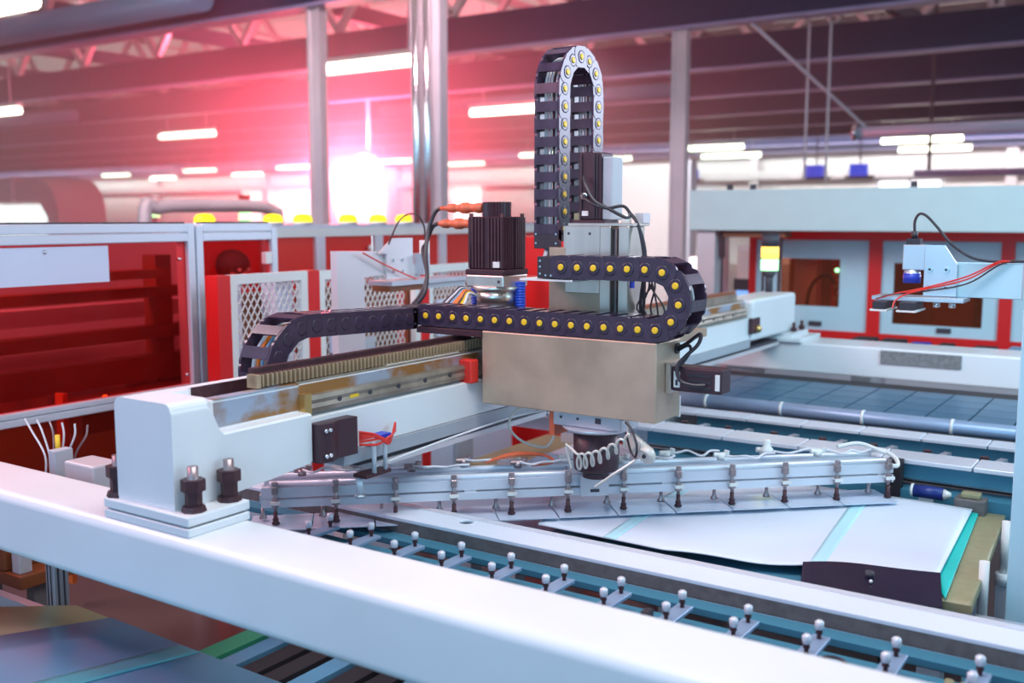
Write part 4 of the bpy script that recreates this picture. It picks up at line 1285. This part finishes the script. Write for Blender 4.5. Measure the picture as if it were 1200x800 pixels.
MB().box(-1.41, -1.375, 2.42, 2.46, 1.486, 1.512).build('corner_lug', 'tan_board', c)
# top motor
tm = MB().box(-1.385, -1.318, 2.402, 2.47, 1.494, 1.672, 0.003, 1).build('z_motor', 'motor_black', c)
for u in (-1.378, -1.338, -1.330):
    MB().box(u, u + 0.004, 2.398, 2.403, 1.50, 1.668).build('rib', 'black_plastic', tm)
MB().box(-1.318, -1.288, 2.410, 2.47, 1.494, 1.660, 0.003, 1).build('motor_cover', 'grey_paint', tm)  # grey slab puts the light on the motor's side into colour
lab(MB().box(-1.373, -1.355, 2.3975, 2.402, 1.505, 1.518).build('label_plate', 'label_white', tm), 'small white label')
MB().box(-1.40, -1.30, 2.395, 2.47, 1.486, 1.494).build('motor_flange', 'motor_black', tm)
MB().cyl((-1.362, 2.40, 1.562), (-1.362, 2.385, 1.556), 0.009, n=12).build('cable_gland', 'chrome', tm)
for off in (0, 0.05):
    MB().tube(smooth([(-1.362, 2.388, 1.558 + off), (-1.345, 2.37, 1.55 + off * .7), (-1.315, 2.36, 1.535 + off * .2), (-1.28, 2.37, 1.525), (-1.245 + off * .2, 2.39, 1.53 - off * .6), (-1.228, 2.40, 1.51), (-1.205, 2.40, 1.48),
                      (-1.19 + off * .1, 2.40, 1.42), (-1.185, 2.40, 1.36), (-1.19 - off * .2, 2.41, 1.28), (-1.20, 2.42, 1.20)]), 0.0045, 8).build('cable', 'black_plastic', c)
for k in range(5):
    MB().tube(smooth([(-1.17 - 0.01 * k, 2.41, 1.40), (-1.175 + 0.008 * (k % 3), 2.41, 1.33), (-1.13 - 0.02 * k, 2.41, 1.26), (-1.16 + 0.012 * k, 2.41, 1.198)]), 0.0026, 6).build('wire', 'black_plastic', c)
MB().cyl((-1.232, 2.345, 1.345), (-1.20, 2.355, 1.345), 0.005, n=8).build('sensor', 'black_plastic', c)
MB().cyl((-1.195, 2.35, 1.32), (-1.195, 2.35, 1.36), 0.007, n=8).build('sensor', 'blue_plastic', c)
# shelf for upper chain end, white rim plate
MB().box(-1.46, -1.30, 2.225, 2.37, 1.338, 1.343).build('chain_shelf', 'label_white', c)
# bottom head
MB().box(-1.365, -1.165, 2.24, 2.34, 0.962, 0.9995, 0.003, 1).build('head_plate', 'aluminium', c)
MB().lathe((-1.262, 2.29, 0.952), [(0.078, 0), (0.09, 0.01)], 24).build('head_ring', 'aluminium', c)
for u in (-1.34, -1.29):
    MB().cyl((u, 2.239, 0.985), (u, 2.2405, 0.985), 0.004, n=8).build('screw', 'slot_dark', c)
MB().box(-1.238, -1.222, 2.238, 2.2405, 0.978, 0.992).build('port', 'slot_dark', c)
lab(MB().box(-1.382, -1.366, 2.25, 2.33, 0.93, 0.999).build('side_bracket', 'connector_orange', c), 'copper orange side bracket')
MB().lathe((-1.262, 2.29, 0.845), [(0.05, 0), (0.058, 0.004), (0.060, 0.02), (0.060, 0.107)], 32).build('rotary_motor', 'motor_black', c)
# white L plate behind box lower right
MB().box(-1.075, -1.06, 2.36, 2.366, 0.995, 1.05).build('corner_plate', 'label_white', c)

# coiled clear hose around the head
h = thing('coiled_hose', (-1.25, 2.2, 0.9), 'clear spiral air hose wound across the black rotary motor', 'hose')
P = []
a0, b0 = Vector((-1.272, 2.205, 0.888)), Vector((-1.128, 2.215, 0.962))
P += [Vector((-1.290, 2.21, 0.862)), Vector((-1.296, 2.205, 0.890)), Vector((-1.300, 2.20, 0.925)), Vector((-1.285, 2.20, 0.915))]
n = 150
for i in range(n + 1):
    u = i / n
    ph_ = u * 2 * math.pi * 7
    cen = a0.lerp(b0, u ** 1.15)
    cen.z -= 0.006 + 0.012 * math.sin(u * math.pi)
    r_ = 0.024 - 0.008 * u
    P.append(cen + Vector((0.006 * math.cos(ph_), -0.012 * math.cos(ph_), 0)) + Vector((0.42 * r_ * math.sin(ph_), 0, r_ * math.cos(ph_))))
MB().tube(P, 0.0033, 6).build('coil', 'clear_hose', h)
MB().tube(smooth([b0, (-1.14, 2.23, 0.965), (-1.15, 2.25, 0.985), (-1.17, 2.26, 0.999)]), 0.0035, 6).build('hose_end', 'clear_hose', h)
MB().tube(smooth([(-1.145, 2.225, 0.995), (-1.125, 2.22, 0.98), (-1.105, 2.21, 0.945), (-1.108, 2.21, 0.915), (-1.125, 2.215, 0.93), (-1.14, 2.22, 0.97)]), 0.003, 6).build('black_loop', 'black_plastic', h)
m = MB()
for k in range(6):
    m.cyl((-1.135 + 0.009 * k, 2.235, 0.945 - 0.006 * k), (-1.13 + 0.009 * k, 2.245, 0.945 - 0.006 * k), 0.022, n=14)
m.build('cable_bundle', 'clear_hose', h)
MB().cyl((-1.09, 2.225, 0.915), (-1.085, 2.24, 0.925), 0.020, n=14).build('valve_disc', 'clear_hose', h)
MB().cyl((-1.09, 2.218, 0.915), (-1.09, 2.224, 0.918), 0.005, n=10).build('valve_port', 'slot_dark', h)
MB().tube([(-1.215, 2.20, 0.825), (-1.17, 2.205, 0.86), (-1.11, 2.215, 0.905)], 0.0035, 6).build('straight_hose', 'clear_hose', h)

# ================================================================ CABLE CHAINS
def link_meshes(pitch, ht, wd, capside):
    L = pitch * 0.70
    def plate(s):
        pts = []
        q = ht * 0.26
        for (cx_, cz_, a0_) in ((L - q, -ht / 2 + q, -90), (L - q, ht / 2 - q, 0), (-L + q, ht / 2 - q, 90), (-L + q, -ht / 2 + q, 180)):
            for k in range(4):
                a = R(a0_ + 30 * k)
                pts.append((cx_ + q * math.cos(a), cz_ + q * math.sin(a)))
        z = s * wd / 2
        return pts, z
    m = MB()
    for s in (-1, 1):
        pts, z = plate(s)
        m.prism(pts, XY, z - s * 0.007, z)
        ring = MB
        m.lathe((0, 0, z), [(ht * .30, 0), (ht * .30, s * 0.0012), (ht * .26, s * 0.0014)], 16, (0, 0, 1))
    for s in (-1, 1):
        m.box(-pitch * 0.29, pitch * 0.29, s * ht * .5 - s * 0.004, s * ht * .5 + s * 0.0008, -wd / 2 + .006, wd / 2 - .006)
    return m


def chain(name, loc, path, wdir, pitch, ht, wd, label, capm='yellow_cap', cable_cols=(), caps=(1,), body='chain_plastic', offs=(-.3, -.15, 0, .15, .3), cr=0.005):
    """path: dense polyline of the centre line; links as parts with yellow caps as sub-parts"""
    t = thing(name, loc, label, 'cable chain', 'black cable chains of the gantry')
    inv = WM[t.name].inverted()
    me = link_meshes(pitch, ht, wd, caps).mesh('chain_link', body)
    cm = MB()
    cm.lathe((0, 0, 0), [(ht * 0.145, 0), (ht * .145, 0.002), (ht * 0.11, 0.0028)], 12)
    cm = cm.mesh('link_cap', capm) if capm else None
    path = [Vector(p) for p in path]
    W = Vector(wdir).normalized()
    cum = [0]
    for a, b in zip(path, path[1:]): cum.append(cum[-1] + (b - a).length)
    def at(s):
        for i in range(len(cum) - 1):
            if s <= cum[i + 1]:
                f = (s - cum[i]) / (cum[i + 1] - cum[i])
                return path[i].lerp(path[i + 1], f)
        return path[-1]
    n = round(cum[-1] / pitch)
    pitch = cum[-1] / n
    for k in range(n):
        s0 = k * pitch + pitch * 0.5
        a, b = at(s0 - pitch * .45), at(s0 + pitch * .45)
        c_ = at(s0)
        X_ = (b - a).normalized(); Y_ = W.cross(X_)
        Mx = Matrix((X_, Y_, W)).transposed().to_4x4(); Mx.translation = c_ + W * (0.0012 * (k % 2))
        lk = link('chain_link', me, t, inv @ Mx)
        if capm:
            for s in caps:
                off = Matrix.Translation((0, 0, s * (wd / 2 + 0.0014))) @ (Matrix.Identity(4) if s > 0 else Matrix.Rotation(math.pi, 4, 'X'))
                link('link_cap', cm, lk, off)
    for i, cc in enumerate(cable_cols):
        o = W * wd * offs[i % len(offs)]
        pts = [at(cum[-1] * q / 60) + o + Vector((0, 0, 0.0)) for q in range(61)]
        MB().tube(pts, cr, 6).build('cable', cc, t)
    return t, at, cum[-1]


# horizontal chain lying on the box, bending at the right end
YC = 2.272
zl, zu, xb = 1.2285, 1.375, -1.078
rb = (zu - zl) / 2
path = [(-1.795, YC, zl), (xb, YC, zl)] + arc((xb, YC, (zl + zu) / 2), (1, 0, 0), (0, 0, 1), rb, R(-90), R(90), 16)[1:] + [(-1.355, YC, zu)]
t1, _, _ = chain('cable_chain', (-1.4, YC, 1.2), path, (0, -1, 0), 0.0475, 0.058, 0.098,
                 'black cable chain with yellow dots lying on the tan steel box', cable_cols=('white_wire', 'black_plastic', 'orange_wire', 'black_plastic', 'white_wire'))
MB().box(-1.86, -1.795, YC - 0.049, YC + 0.049, zl - 0.029, zl + 0.024, 0.002, 1).build('end_bracket', 'black_plastic', t1)
eb = MB().box(-1.405, -1.352, YC - 0.049, YC + 0.03, zu - 0.030, zu + 0.026, 0.002, 1).build('end_bracket', 'black_plastic', t1)
for (u, z) in ((-1.395, zu + .015), (-1.395, zu), (-1.395, zu - .018), (-1.378, zu - .022), (-1.362, zu - .022)):
    MB().cyl((u, YC - 0.0505, z), (u, YC - 0.049, z), 0.003, n=8).build('screw', 'chrome', t1)
for k in range(7):
    MB().tube(smooth([(-1.86, YC - 0.04 + 0.012 * k, zl + 0.008), (-1.885, YC - 0.035 + 0.012 * k, zl + .006 - 0.003 * k), (-1.915, YC - 0.02 + 0.012 * k, zl - 0.0)]), 0.0055, 6).build('cable', ['black_plastic', 'white_wire', 'black_plastic'][k % 3], t1)

# vertical chain: loop over the column
XC = -1.487
ym0 = 2.400 + 0.029
rv = 0.094
path = [(XC, ym0, 1.445), (XC, ym0, 1.85)] + arc((XC, ym0 + rv, 1.85), (0, -1, 0), (0, 0, 1), rv, 0, R(180), 16)[1:] + [(XC, ym0 + 2 * rv, 1.46)]
t2, _, _ = chain('cable_chain', (XC, 2.5, 1.45), path, (1, 0, 0), 0.0475, 0.058, 0.080,
                 'tall upright cable chain arching above the Z column with yellow dots', cable_cols=('white_wire', 'column_grey', 'white_wire', 'bolt_dark', 'white_wire', 'column_grey'), offs=(-.26, -.15, -.03, .08, .18, .27), cr=0.0034)
MB().box(XC - 0.040, XC + 0.040, ym0 - 0.029, ym0 - 0.012, 1.415, 1.468, 0.001, 1).build('end_bracket', 'black_plastic', t2)
for (u, z) in ((-1.52, 1.455), (-1.52, 1.43), (-1.455, 1.455), (-1.455, 1.43)):
    MB().cyl((u, ym0 - 0.0305, z), (u, ym0 - 0.029, z), 0.003, n=8).build('screw', 'chrome', t2)
MB().box(XC - 0.04, XC + 0.04, ym0 + 2 * rv - 0.03, ym0 + 2 * rv + 0.03, 1.1985, 1.47, 0.002, 1).build('support_post', 'steel_plate', t2)
for k in range(4):
    MB().tube(smooth([(XC - 0.018 + 0.013 * k, ym0, 1.44), (XC - 0.005 + 0.013 * k, ym0 - 0.02, 1.405), (XC + 0.02 + 0.013 * k, ym0 - 0.08, 1.375), (XC + 0.07 + 0.006 * k, YC - 0.0, 1.368)]), 0.0062, 6).build('cable', ['grey_paint', 'black_plastic'][k % 2], t2)

# hanging chain behind the gantry beam
XH = -1.852
zu2, rh = 1.222, 0.115
yb_ = 1.80
path = [(XH, 2.215, zu2 - 0.003), (XH, yb_, zu2 + 0.012)] + [Vector(p) + Vector((0, 0, 0.012)) for p in arc((XH, yb_, zu2 - rh), (0, -1, 0), (0, 0, 1), rh, R(90), R(-90), 16)[1:]] + [(XH, 3.0, zu2 - 2 * rh + 0.012)]
t3, _, _ = chain('cable_chain', (XH, 2.0, 1.0), path, (1, 0, 0), 0.052, 0.058, 0.10,
                 'maroon black cable chain without dots, drooping behind the rusty rack', capm=None,
                 cable_cols=('white_wire', 'orange_wire', 'pipe_blue', 'orange_wire', 'white_wire'), cr=0.006)
MB().box(-1.95, -1.765, 1.9, 3.1, 0.945, 0.958).build('support_tray', 'grey_paint', t3)
MB().box(XH - .05, XH + .05, 2.205, 2.225, 1.19, 1.25).build('end_bracket', 'black_plastic', t3)
for (y, z) in ((2.21, 1.205), (2.21, 1.238)):
    MB().cyl((XH + .05, y, z), (XH + 0.053, y, z), 0.004, n=8).build('screw', 'chrome', t3)

# ================================================================ SUCTION GRIPPER
G0, G1 = Vector((-1.93, 1.745, 0)), Vector((-0.66, 2.905, 0))
gd = (G1 - G0).normalized(); gn = Vector((-gd.y, gd.x, 0))
LG = (G1 - G0).length
gg = thing('suction_gripper', tuple((G0 + G1) / 2 + Vector((0, 0, 0.8))), 'long suction gripper of twin aluminium rails with many cups over the white sheets', 'gripper')
gp = lambda s, o, z: G0 + gd * s + gn * o + Vector((0, 0, z))
up = (0, 0, 1)
for (o, z, w_, h_) in ((0.0, 0.806, 0.022, 0.026), (0.0, 0.778, 0.028, 0.020), (0.085, 0.806, 0.022, 0.026)):
    m = MB(); m.bar(gp(0, o, z), gp(LG, o, z), w_, h_)
    m.build('rail', 'alu_white', gg)
for o in (0.0, 0.085):
    m = MB(); m.tube([gp(0.02, o, 0.825), gp(LG - 0.02, o, 0.825)], 0.009, 10); m.build('air_pipe', 'alu_white', gg)
for s in (0.01, LG * .31, LG * .62, LG - 0.03):
    m = MB(); m.bar(gp(s, -0.01, 0.79), gp(s, 0.10, 0.79), 0.03, 0.02); m.build('cross_piece', 'aluminium', gg)
# bracket to the rotary head
cs = (Vector((-1.262, 2.29, 0)) - G0).dot(gd)
hb = MB(); hb.lathe((-1.262, 2.29, 0.826), [(0.035, 0), (0.035, 0.019)], 16)
hb.build('mount_hub', 'motor_black', gg)
m = MB(); m.bar(gp(cs - 0.038, -0.03, 0.798), gp(cs + 0.038, -0.03, 0.798), 0.012, 0.055); m.build('mount_bracket', 'aluminium', gg)
m = MB(); m.bar(gp(cs - 0.06, 0.03, 0.822), gp(cs + 0.06, 0.03, 0.822), 0.10, 0.008); m.build('mount_plate', 'aluminium', gg)
m = MB(); m.bar(gp(cs - 0.012, -0.037, 0.785), gp(cs + 0.012, -0.037, 0.785), 0.002, 0.008); m.build('slot_mark', 'slot_dark', gg)

# one cup assembly, local frame x=gd, y=gn
cupm = {}
m = MB()
m.cyl((0, -0.022, 0.030), (0, -0.022, 0.095), 0.0045, n=10)
m.box(-0.0075, 0.0075, -0.030, -0.012, 0.078, 0.098, 0.002, 1)
m.cyl((0, -0.022, 0.098), (0, -0.022, 0.108), 0.008, n=8)
m.cyl((0, -0.022, 0.045), (0, -0.022, 0.053), 0.010, n=8)
m.cyl((0, -0.022, 0.058), (0, -0.022, 0.066), 0.0085, n=8)
cupm['stem'] = m.mesh('cup_stem', 'fitting_metal')
m = MB(); m.lathe((0, -0.022, 0.0), [(0.0095, 0), (0.0105, 0.003), (0.0065, 0.008), (0.0085, 0.012), (0.0055, 0.017), (0.0055, 0.032)], 12)
cupm['bellows'] = m.mesh('bellows', 'bolt_dark')
m = MB(); m.bar((0, -0.022, 0.056), (-0.035, 0.02, 0.060), 0.005, 0.005); m.cyl((-0.035, 0.02, 0.03), (-0.035, 0.02, 0.065), 0.0035, n=8)
m.box(-0.012, 0.012, -0.036, -0.030, 0.052, 0.060)
cupm['arm'] = m.mesh('side_arm', 'label_white')
m = MB(); m.lathe((-0.035, 0.02, 0.004), [(0.010, 0), (0.0105, 0.003), (0.005, 0.012), (0.0045, 0.03)], 12)
cupm['side'] = m.mesh('side_cup', 'fitting_metal')
Mg = Matrix((gd, gn, Vector((0, 0, 1)))).transposed().to_4x4()
ss = []
for (px_, py_) in ((-1.914, 1.801), (-1.821, 1.919), (-1.713, 2.028), (-1.60, 2.13), (-1.485, 2.235), (-1.38, 2.345), (-1.265, 2.438), (-1.155, 2.545),
                   (-1.03, 2.64), (-0.915, 2.745), (-0.80, 2.85), (-0.701, 2.948)):
    ss.append((Vector((px_, py_, 0)) - G0).dot(gd))
s0_, s1_ = 0.035, LG - 0.02
for i in range(12):
    s = s0_ + (s1_ - s0_) * i / 11
    Mx = Mg.copy(); Mx.translation = gp(s, 0, 0.728)
    inv = WM[gg.name].inverted()
    st = link('cup_stem', cupm['stem'], gg, inv @ Mx)
    link('bellows', cupm['bellows'], st, Matrix.Identity(4))
    link('side_arm', cupm['arm'], st, Matrix.Identity(4))
    link('side_cup', cupm['side'], st, Matrix.Identity(4))
# hoses and fittings on top
for k in range(11):
    s = 0.10 + k * (LG - 0.16) / 11
    o = 0.085 if k % 2 else 0.04
    m = MB()
    m.cyl(gp(s, o, 0.836), gp(s, o, 0.852), 0.011, n=10); m.cyl(gp(s - 0.02, o, 0.85), gp(s + 0.02, o, 0.85), 0.007, n=8)
    m.cyl(gp(s + 0.015, o, 0.845), gp(s + 0.018, o, 0.862), 0.008, n=8)
    m.build('hose_fitting', 'label_white' if k > 4 else 'fitting_metal', gg)
    pts = [gp(s, o, 0.852)]
    for q in range(1, 6):
        pts.append(gp(s + q * 0.03, o - 0.02 + rnd.uniform(-.02, .02), 0.848 + rnd.uniform(-.004, .010)))
    MB().tube(smooth(pts, 4), 0.0035, 6).build('hose', 'white_wire', gg)
MB().lathe(gp(LG * .80, 0.06, 0.845), [(0.018, 0), (0.018, 0.014), (0.009, 0.02), (0.011, 0.034), (0.009, 0.04)], 12).build('valve', 'label_white', gg)
MB().tube(smooth([gp(LG - 0.03, 0.085, 0.835), gp(LG + 0.01, 0.075, 0.838), gp(LG + 0.028, 0.03, 0.825), gp(LG + 0.01, -0.01, 0.812), gp(LG - 0.03, 0.0, 0.822)]), 0.006, 8).build('end_hose', 'label_white', gg)
MB().tube(smooth([gp(LG - 0.12, 0.085, 0.85), gp(LG - 0.05, 0.09, 0.856), gp(LG + 0.01, 0.05, 0.835)]), 0.006, 8).build('end_hose', 'label_white', gg)
for k in range(3):
    MB().tube(smooth([gp(cs - 0.28, 0.05, 0.85), gp(cs - 0.20, 0.05 + .01 * k, 0.868), gp(cs - 0.12, 0.06, 0.862), gp(cs - 0.10, 0.03, 0.85), gp(cs - 0.16, 0.02, 0.845)]), 0.004, 6).build('hose', 'connector_orange', gg)

# cell string carried under the cups
t = thing('cell_strip', tuple((G0 + G1) / 2 + Vector((0, 0, 0.72))), 'row of shiny pale blue rectangles held under the suction cups', 'cell string')
nC = 11
for i in range(nC):
    s = -0.03 + i * (LG + 0.02) / nC
    L = (LG + 0.02) / nC - 0.004
    m = MB(); m.bar(gp(s, -0.0, 0.7245), gp(s + L, -0.0, 0.7245), 0.135, 0.0025); m.build('cell', 'cell_strip', t)

# ================================================================ SENSOR ARMS
def arm(px_, y, lb, right):
    t = thing('camera_arm', (px_, y, 1.2), lb, 'sensor arm', 'sensor arms')
    return t

t = arm(-0.5, 3.0, 'white camera arm with curved black cable at the right picture edge', True)
MB().box(-0.548, 0.4, 3.0, 3.04, 1.283, 1.378, 0.002, 1).build('arm_beam', 'pale_panel', t)
MB().box(-0.37, -0.366, 2.997, 3.0, 1.283, 1.378).build('joint_line', 'grey_paint', t)
MB().prism([(-0.615, 1.285), (-0.53, 1.285), (-0.53, 1.372), (-0.565, 1.425), (-0.615, 1.425)], XZ, 2.985, 2.998).build('side_plate', 'aluminium', t)
MB().box(-0.675, -0.615, 2.99, 3.04, 1.355, 1.425, 0.002, 1).build('camera_block', 'aluminium', t)
for (u, z) in ((-0.60, 1.358), (-0.557, 1.358), (-0.60, 1.308), (-0.557, 1.308)):
    q = MB().cyl((u, 2.98, z), (u, 2.985, z), 0.008, n=14).build('screw', 'chrome', t)
    MB().cyl((u, 2.9795, z), (u, 2.98, z), 0.004, n=6).build('screw_socket', 'slot_dark', q)
MB().cyl((-0.652, 3.01, 1.322), (-0.652, 3.01, 1.355), 0.022, n=18).build('lens_ring', 'aluminium', t)
lab(MB().cyl((-0.652, 3.01, 1.318), (-0.652, 3.01, 1.345), 0.024, n=18).build('lens', 'blue_plastic', t), 'dark blue lens')
MB().box(-0.668, -0.632, 2.995, 3.03, 1.425, 1.442).build('plug', 'black_plastic', t)
MB().cyl((-0.65, 3.01, 1.442), (-0.65, 3.01, 1.462), 0.009, n=10).build('plug', 'black_plastic', t)
MB().tube(smooth([(-0.65, 3.01, 1.455), (-0.651, 3.01, 1.49), (-0.640, 3.01, 1.51), (-0.62, 3.005, 1.505), (-0.59, 3.0, 1.475), (-0.55, 2.99, 1.43), (-0.50, 2.985, 1.395), (-0.45, 2.99, 1.384), (-0.38, 3.0, 1.3845), (-0.2, 3.0, 1.3845)]), 0.0038, 8).build('cable', 'black_plastic', t)
MB().box(-0.74, -0.50, 2.93, 3.03, 1.272, 1.283, 0.001, 1).build('tool_plate', 'aluminium', t)
MB().box(-0.725, -0.69, 2.88, 3.0, 1.250, 1.272, 0.002, 1).build('light_bar', 'black_plastic', t)
MB().box(-0.655, -0.615, 2.88, 3.0, 1.250, 1.272, 0.002, 1).build('light_bar', 'black_plastic', t)
MB().box(-0.66, -0.61, 2.875, 3.0, 1.245, 1.250).build('light_cover', 'label_white', t)
MB().box(-0.73, -0.685, 2.875, 3.0, 1.245, 1.250).build('light_cover', 'label_white', t)
for u in (-0.575, -0.535):
    MB().cyl((u, 2.97, 1.255), (u, 2.97, 1.272), 0.009, n=10).build('nut', 'chrome', t)
for (dz, mm) in ((0, 'red_plastic'), (0.004, 'red_plastic'), (-0.006, 'black_plastic')):
    MB().tube(smooth([(-0.40, 2.99, 1.384), (-0.43, 2.98, 1.378 + dz), (-0.50, 2.97, 1.335 + dz * 2), (-0.60, 2.96, 1.306 + dz), (-0.68, 2.93, 1.290), (-0.72, 2.90, 1.277)]), 0.0022, 6).build('wire', mm, t)
MB().tube(smooth([(-0.60, 2.96, 1.306), (-0.645, 2.93, 1.292), (-0.668, 2.90, 1.275), (-0.672, 2.885, 1.255)]), 0.0022, 6).build('wire', 'red_plastic', t)

t = arm(-2.4, 2.9, 'pale camera arm with thin hoop cable in front of the mesh cabinets', False)
X0 = -2.3
MB().prism([(2.43, 1.0), (2.56, 1.0), (2.56, 1.30), (2.70, 1.31), (2.70, 1.385), (2.43, 1.392)], YZ, X0 - 0.03, X0 - 0.002).build('arm_plate', 'column_grey', t)
MB().prism([(2.66, 1.29), (2.84, 1.29), (2.84, 1.335), (2.80, 1.335), (2.80, 1.43), (2.70, 1.43), (2.62, 1.378), (2.66, 1.378)], YZ, X0, X0 + 0.012).build('side_plate', 'column_grey', t)
MB().box(X0 - 0.002, X0 + 0.05, 2.81, 2.85, 1.30, 1.375, 0.002, 1).build('camera_block', 'aluminium', t)
MB().box(X0, X0 + 0.03, 2.85, 2.875, 1.345, 1.42, 0.002, 1).build('plug', 'label_white', t)
MB().cyl((X0 + 0.02, 2.86, 1.32), (X0 + 0.02, 2.86, 1.345), 0.014, n=14).build('lens', 'blue_plastic', t)
for (y, z) in ((2.69, 1.355), (2.74, 1.355), (2.69, 1.315), (2.74, 1.315)):
    MB().cyl((X0 + 0.012, y, z), (X0 + 0.016, y, z), 0.006, n=10).build('screw', 'chrome', t)
MB().box(X0 - 0.05, X0 + 0.06, 2.63, 3.06, 1.270, 1.285).build('tool_plate', 'aluminium', t)
MB().box(X0 - 0.03, X0 + 0.05, 2.63, 2.80, 1.250, 1.270).build('light_bar', 'machine_brown', t)
MB().box(X0 - 0.03, X0 + 0.05, 2.83, 3.06, 1.250, 1.270).build('light_bar', 'grey_paint', t)
MB().box(X0 - 0.06, X0 - 0.02, 2.45, 2.55, 0, 1.0).build('post', 'column_grey', t)
MB().tube(smooth([(X0 + .02, 2.86, 1.42), (X0 + .02, 2.855, 1.47), (X0 + .02, 2.82, 1.508), (X0 + .02, 2.77, 1.512), (X0 + .02, 2.72, 1.49), (X0 + .02, 2.68, 1.44), (X0, 2.67, 1.385)]), 0.0032, 6).build('cable', 'bolt_dark', t)
MB().tube(smooth([(X0 + .02, 2.53, 1.385), (X0 + .02, 2.63, 1.345), (X0 + .03, 2.72, 1.31), (X0 + .03, 2.80, 1.285)]), 0.003, 6).build('wire', 'red_plastic', t)
MB().cyl((X0, 2.60, 1.388), (X0, 2.60, 1.44), 0.003, n=6).build('pin', 'label_white', t)

# ================================================================ BELOW THE FRONT BEAM, LEFT
sheet('glass_panel', [(-3.0, 0.85), (-2.05, 0.70), (-1.38, 1.40), (-2.25, 1.42)], 0.538, 0.006, 'green_board',
      'green-edged glass panel lying low at the bottom left', 'panel', nx=4, ny=4)
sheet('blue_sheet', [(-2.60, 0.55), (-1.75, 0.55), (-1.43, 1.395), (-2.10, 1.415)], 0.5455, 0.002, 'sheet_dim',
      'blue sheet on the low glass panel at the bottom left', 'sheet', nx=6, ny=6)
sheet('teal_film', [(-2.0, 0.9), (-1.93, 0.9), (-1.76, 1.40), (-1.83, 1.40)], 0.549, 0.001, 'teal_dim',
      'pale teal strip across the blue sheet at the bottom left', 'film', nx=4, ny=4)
t = thing('lower_conveyor', (-2.0, 1.5, 0), 'low grey conveyor rails under the bottom left glass panel', 'conveyor')
MB().box(-3.15, -0.6, 1.00, 1.06, 0.49, 0.537).build('rail', 'conveyor_teal', t)
MB().box(-3.15, -0.6, 1.36, 1.385, 0.49, 0.537).build('rail', 'aluminium', t)
for k in range(8):
    MB().box(-1.78 + 0.07 * k, -1.73 + 0.07 * k, 1.44, 1.9, 0.46, 0.50).build('slat', ['sheet_dim', 'conveyor_black', 'conveyor_black'][k % 3], t)
MB().box(-1.86, -1.80, 1.42, 1.9, 0.47, 0.50).build('timing_belt', 'green_board2', t)
for (xx, yy) in ((-3.1, 1.02), (-0.8, 1.02), (-3.1, 1.365), (-0.8, 1.365)):
    MB().box(xx, xx + 0.04, yy, yy + 0.02, 0, 0.49).build('leg', 'aluminium', t)
t = thing('profile_post', (-2.5, 1.55, 0), 'grooved aluminium post under the front beam at the left', 'post')
m = MB().box(-2.545, -2.505, 1.52, 1.565, 0.0, 0.80, 0.003, 1).build('post', 'aluminium', t)
for u in (-2.537, -2.522):
    MB().box(u, u + 0.006, 1.5195, 1.522, 0.01, 0.79).build('groove', 'slot_dark', m)
for v in (1.53, 1.547):
    MB().box(-2.506, -2.5045, v, v + 0.006, 0.01, 0.79).build('groove', 'slot_dark', m)
t = thing('drive_unit', (-2.9, 1.6, 0.3), 'dark drive unit with small red parts under the beam at the far left', 'drive unit')
MB().box(-3.10, -2.72, 1.55, 1.72, 0.44, 0.48, 0.004).build('base', 'machine_brown', t)
MB().box(-2.98, -2.80, 1.55, 1.68, 0.48, 0.56, 0.006).build('housing', 'machine_brown', t)
MB().box(-2.78, -2.74, 1.56, 1.60, 0.48, 0.56, 0.004).build('block', 'column_grey', t)
lab(MB().cyl((-2.90, 1.58, 0.56), (-2.90, 1.58, 0.60), 0.014, n=12).build('knob', 'red_plastic', t), 'red knob')
MB().box(-3.1, -2.6, 1.74, 1.77, 0.60, 0.70).build('rail', 'red_plastic', t)
MB().cyl((-2.86, 1.545, 0.54), (-2.86, 1.55, 0.54), 0.015, n=12).build('bolt', 'chrome', t)
MB().box(-3.05, -3.0, 1.6, 1.65, 0, 0.44).build('leg', 'conveyor_grey', t)
MB().box(-2.78, -2.74, 1.6, 1.65, 0, 0.44).build('leg', 'conveyor_grey', t)

# ================================================================ HAZE (added for the lens glow)
hz = MB().box(-60, 11, -4, 32.2, -0.05, 5.3)
m = bpy.data.materials.new('haze')
m.use_nodes = True
nt = m.node_tree
for n in list(nt.nodes):
    if n.type != 'OUTPUT_MATERIAL': nt.nodes.remove(n)
out = [n for n in nt.nodes if n.type == 'OUTPUT_MATERIAL'][0]
vs = nt.nodes.new('ShaderNodeVolumeScatter')
vs.inputs['Color'].default_value = (1.0, 0.66, 0.72, 1)  # pink tint put into the haze to redden the glow
vs.inputs['Anisotropy'].default_value = 0.6
ge = nt.nodes.new('ShaderNodeNewGeometry')
di = nt.nodes.new('ShaderNodeVectorMath')
di.operation = 'DISTANCE'
di.inputs[1].default_value = (-12.0, 13.0, 2.15)
mr = nt.nodes.new('ShaderNodeMapRange')
mr.interpolation_type = 'SMOOTHSTEP'
mr.inputs['From Min'].default_value = 0.0
mr.inputs['From Max'].default_value = 13.0
mr.inputs['To Min'].default_value = 0.12
mr.inputs['To Max'].default_value = 0.0015
nt.links.new(ge.outputs['Position'], di.inputs[0])
nt.links.new(di.outputs['Value'], mr.inputs['Value'])
nt.links.new(mr.outputs['Result'], vs.inputs['Density'])
nt.links.new(vs.outputs[0], out.inputs['Volume'])
hz = hz.build('haze', m)
hz['kind'] = 'stuff'
tag(hz, 'thin haze hanging in the hall, thickest around the glaring flood lamp', 'haze')
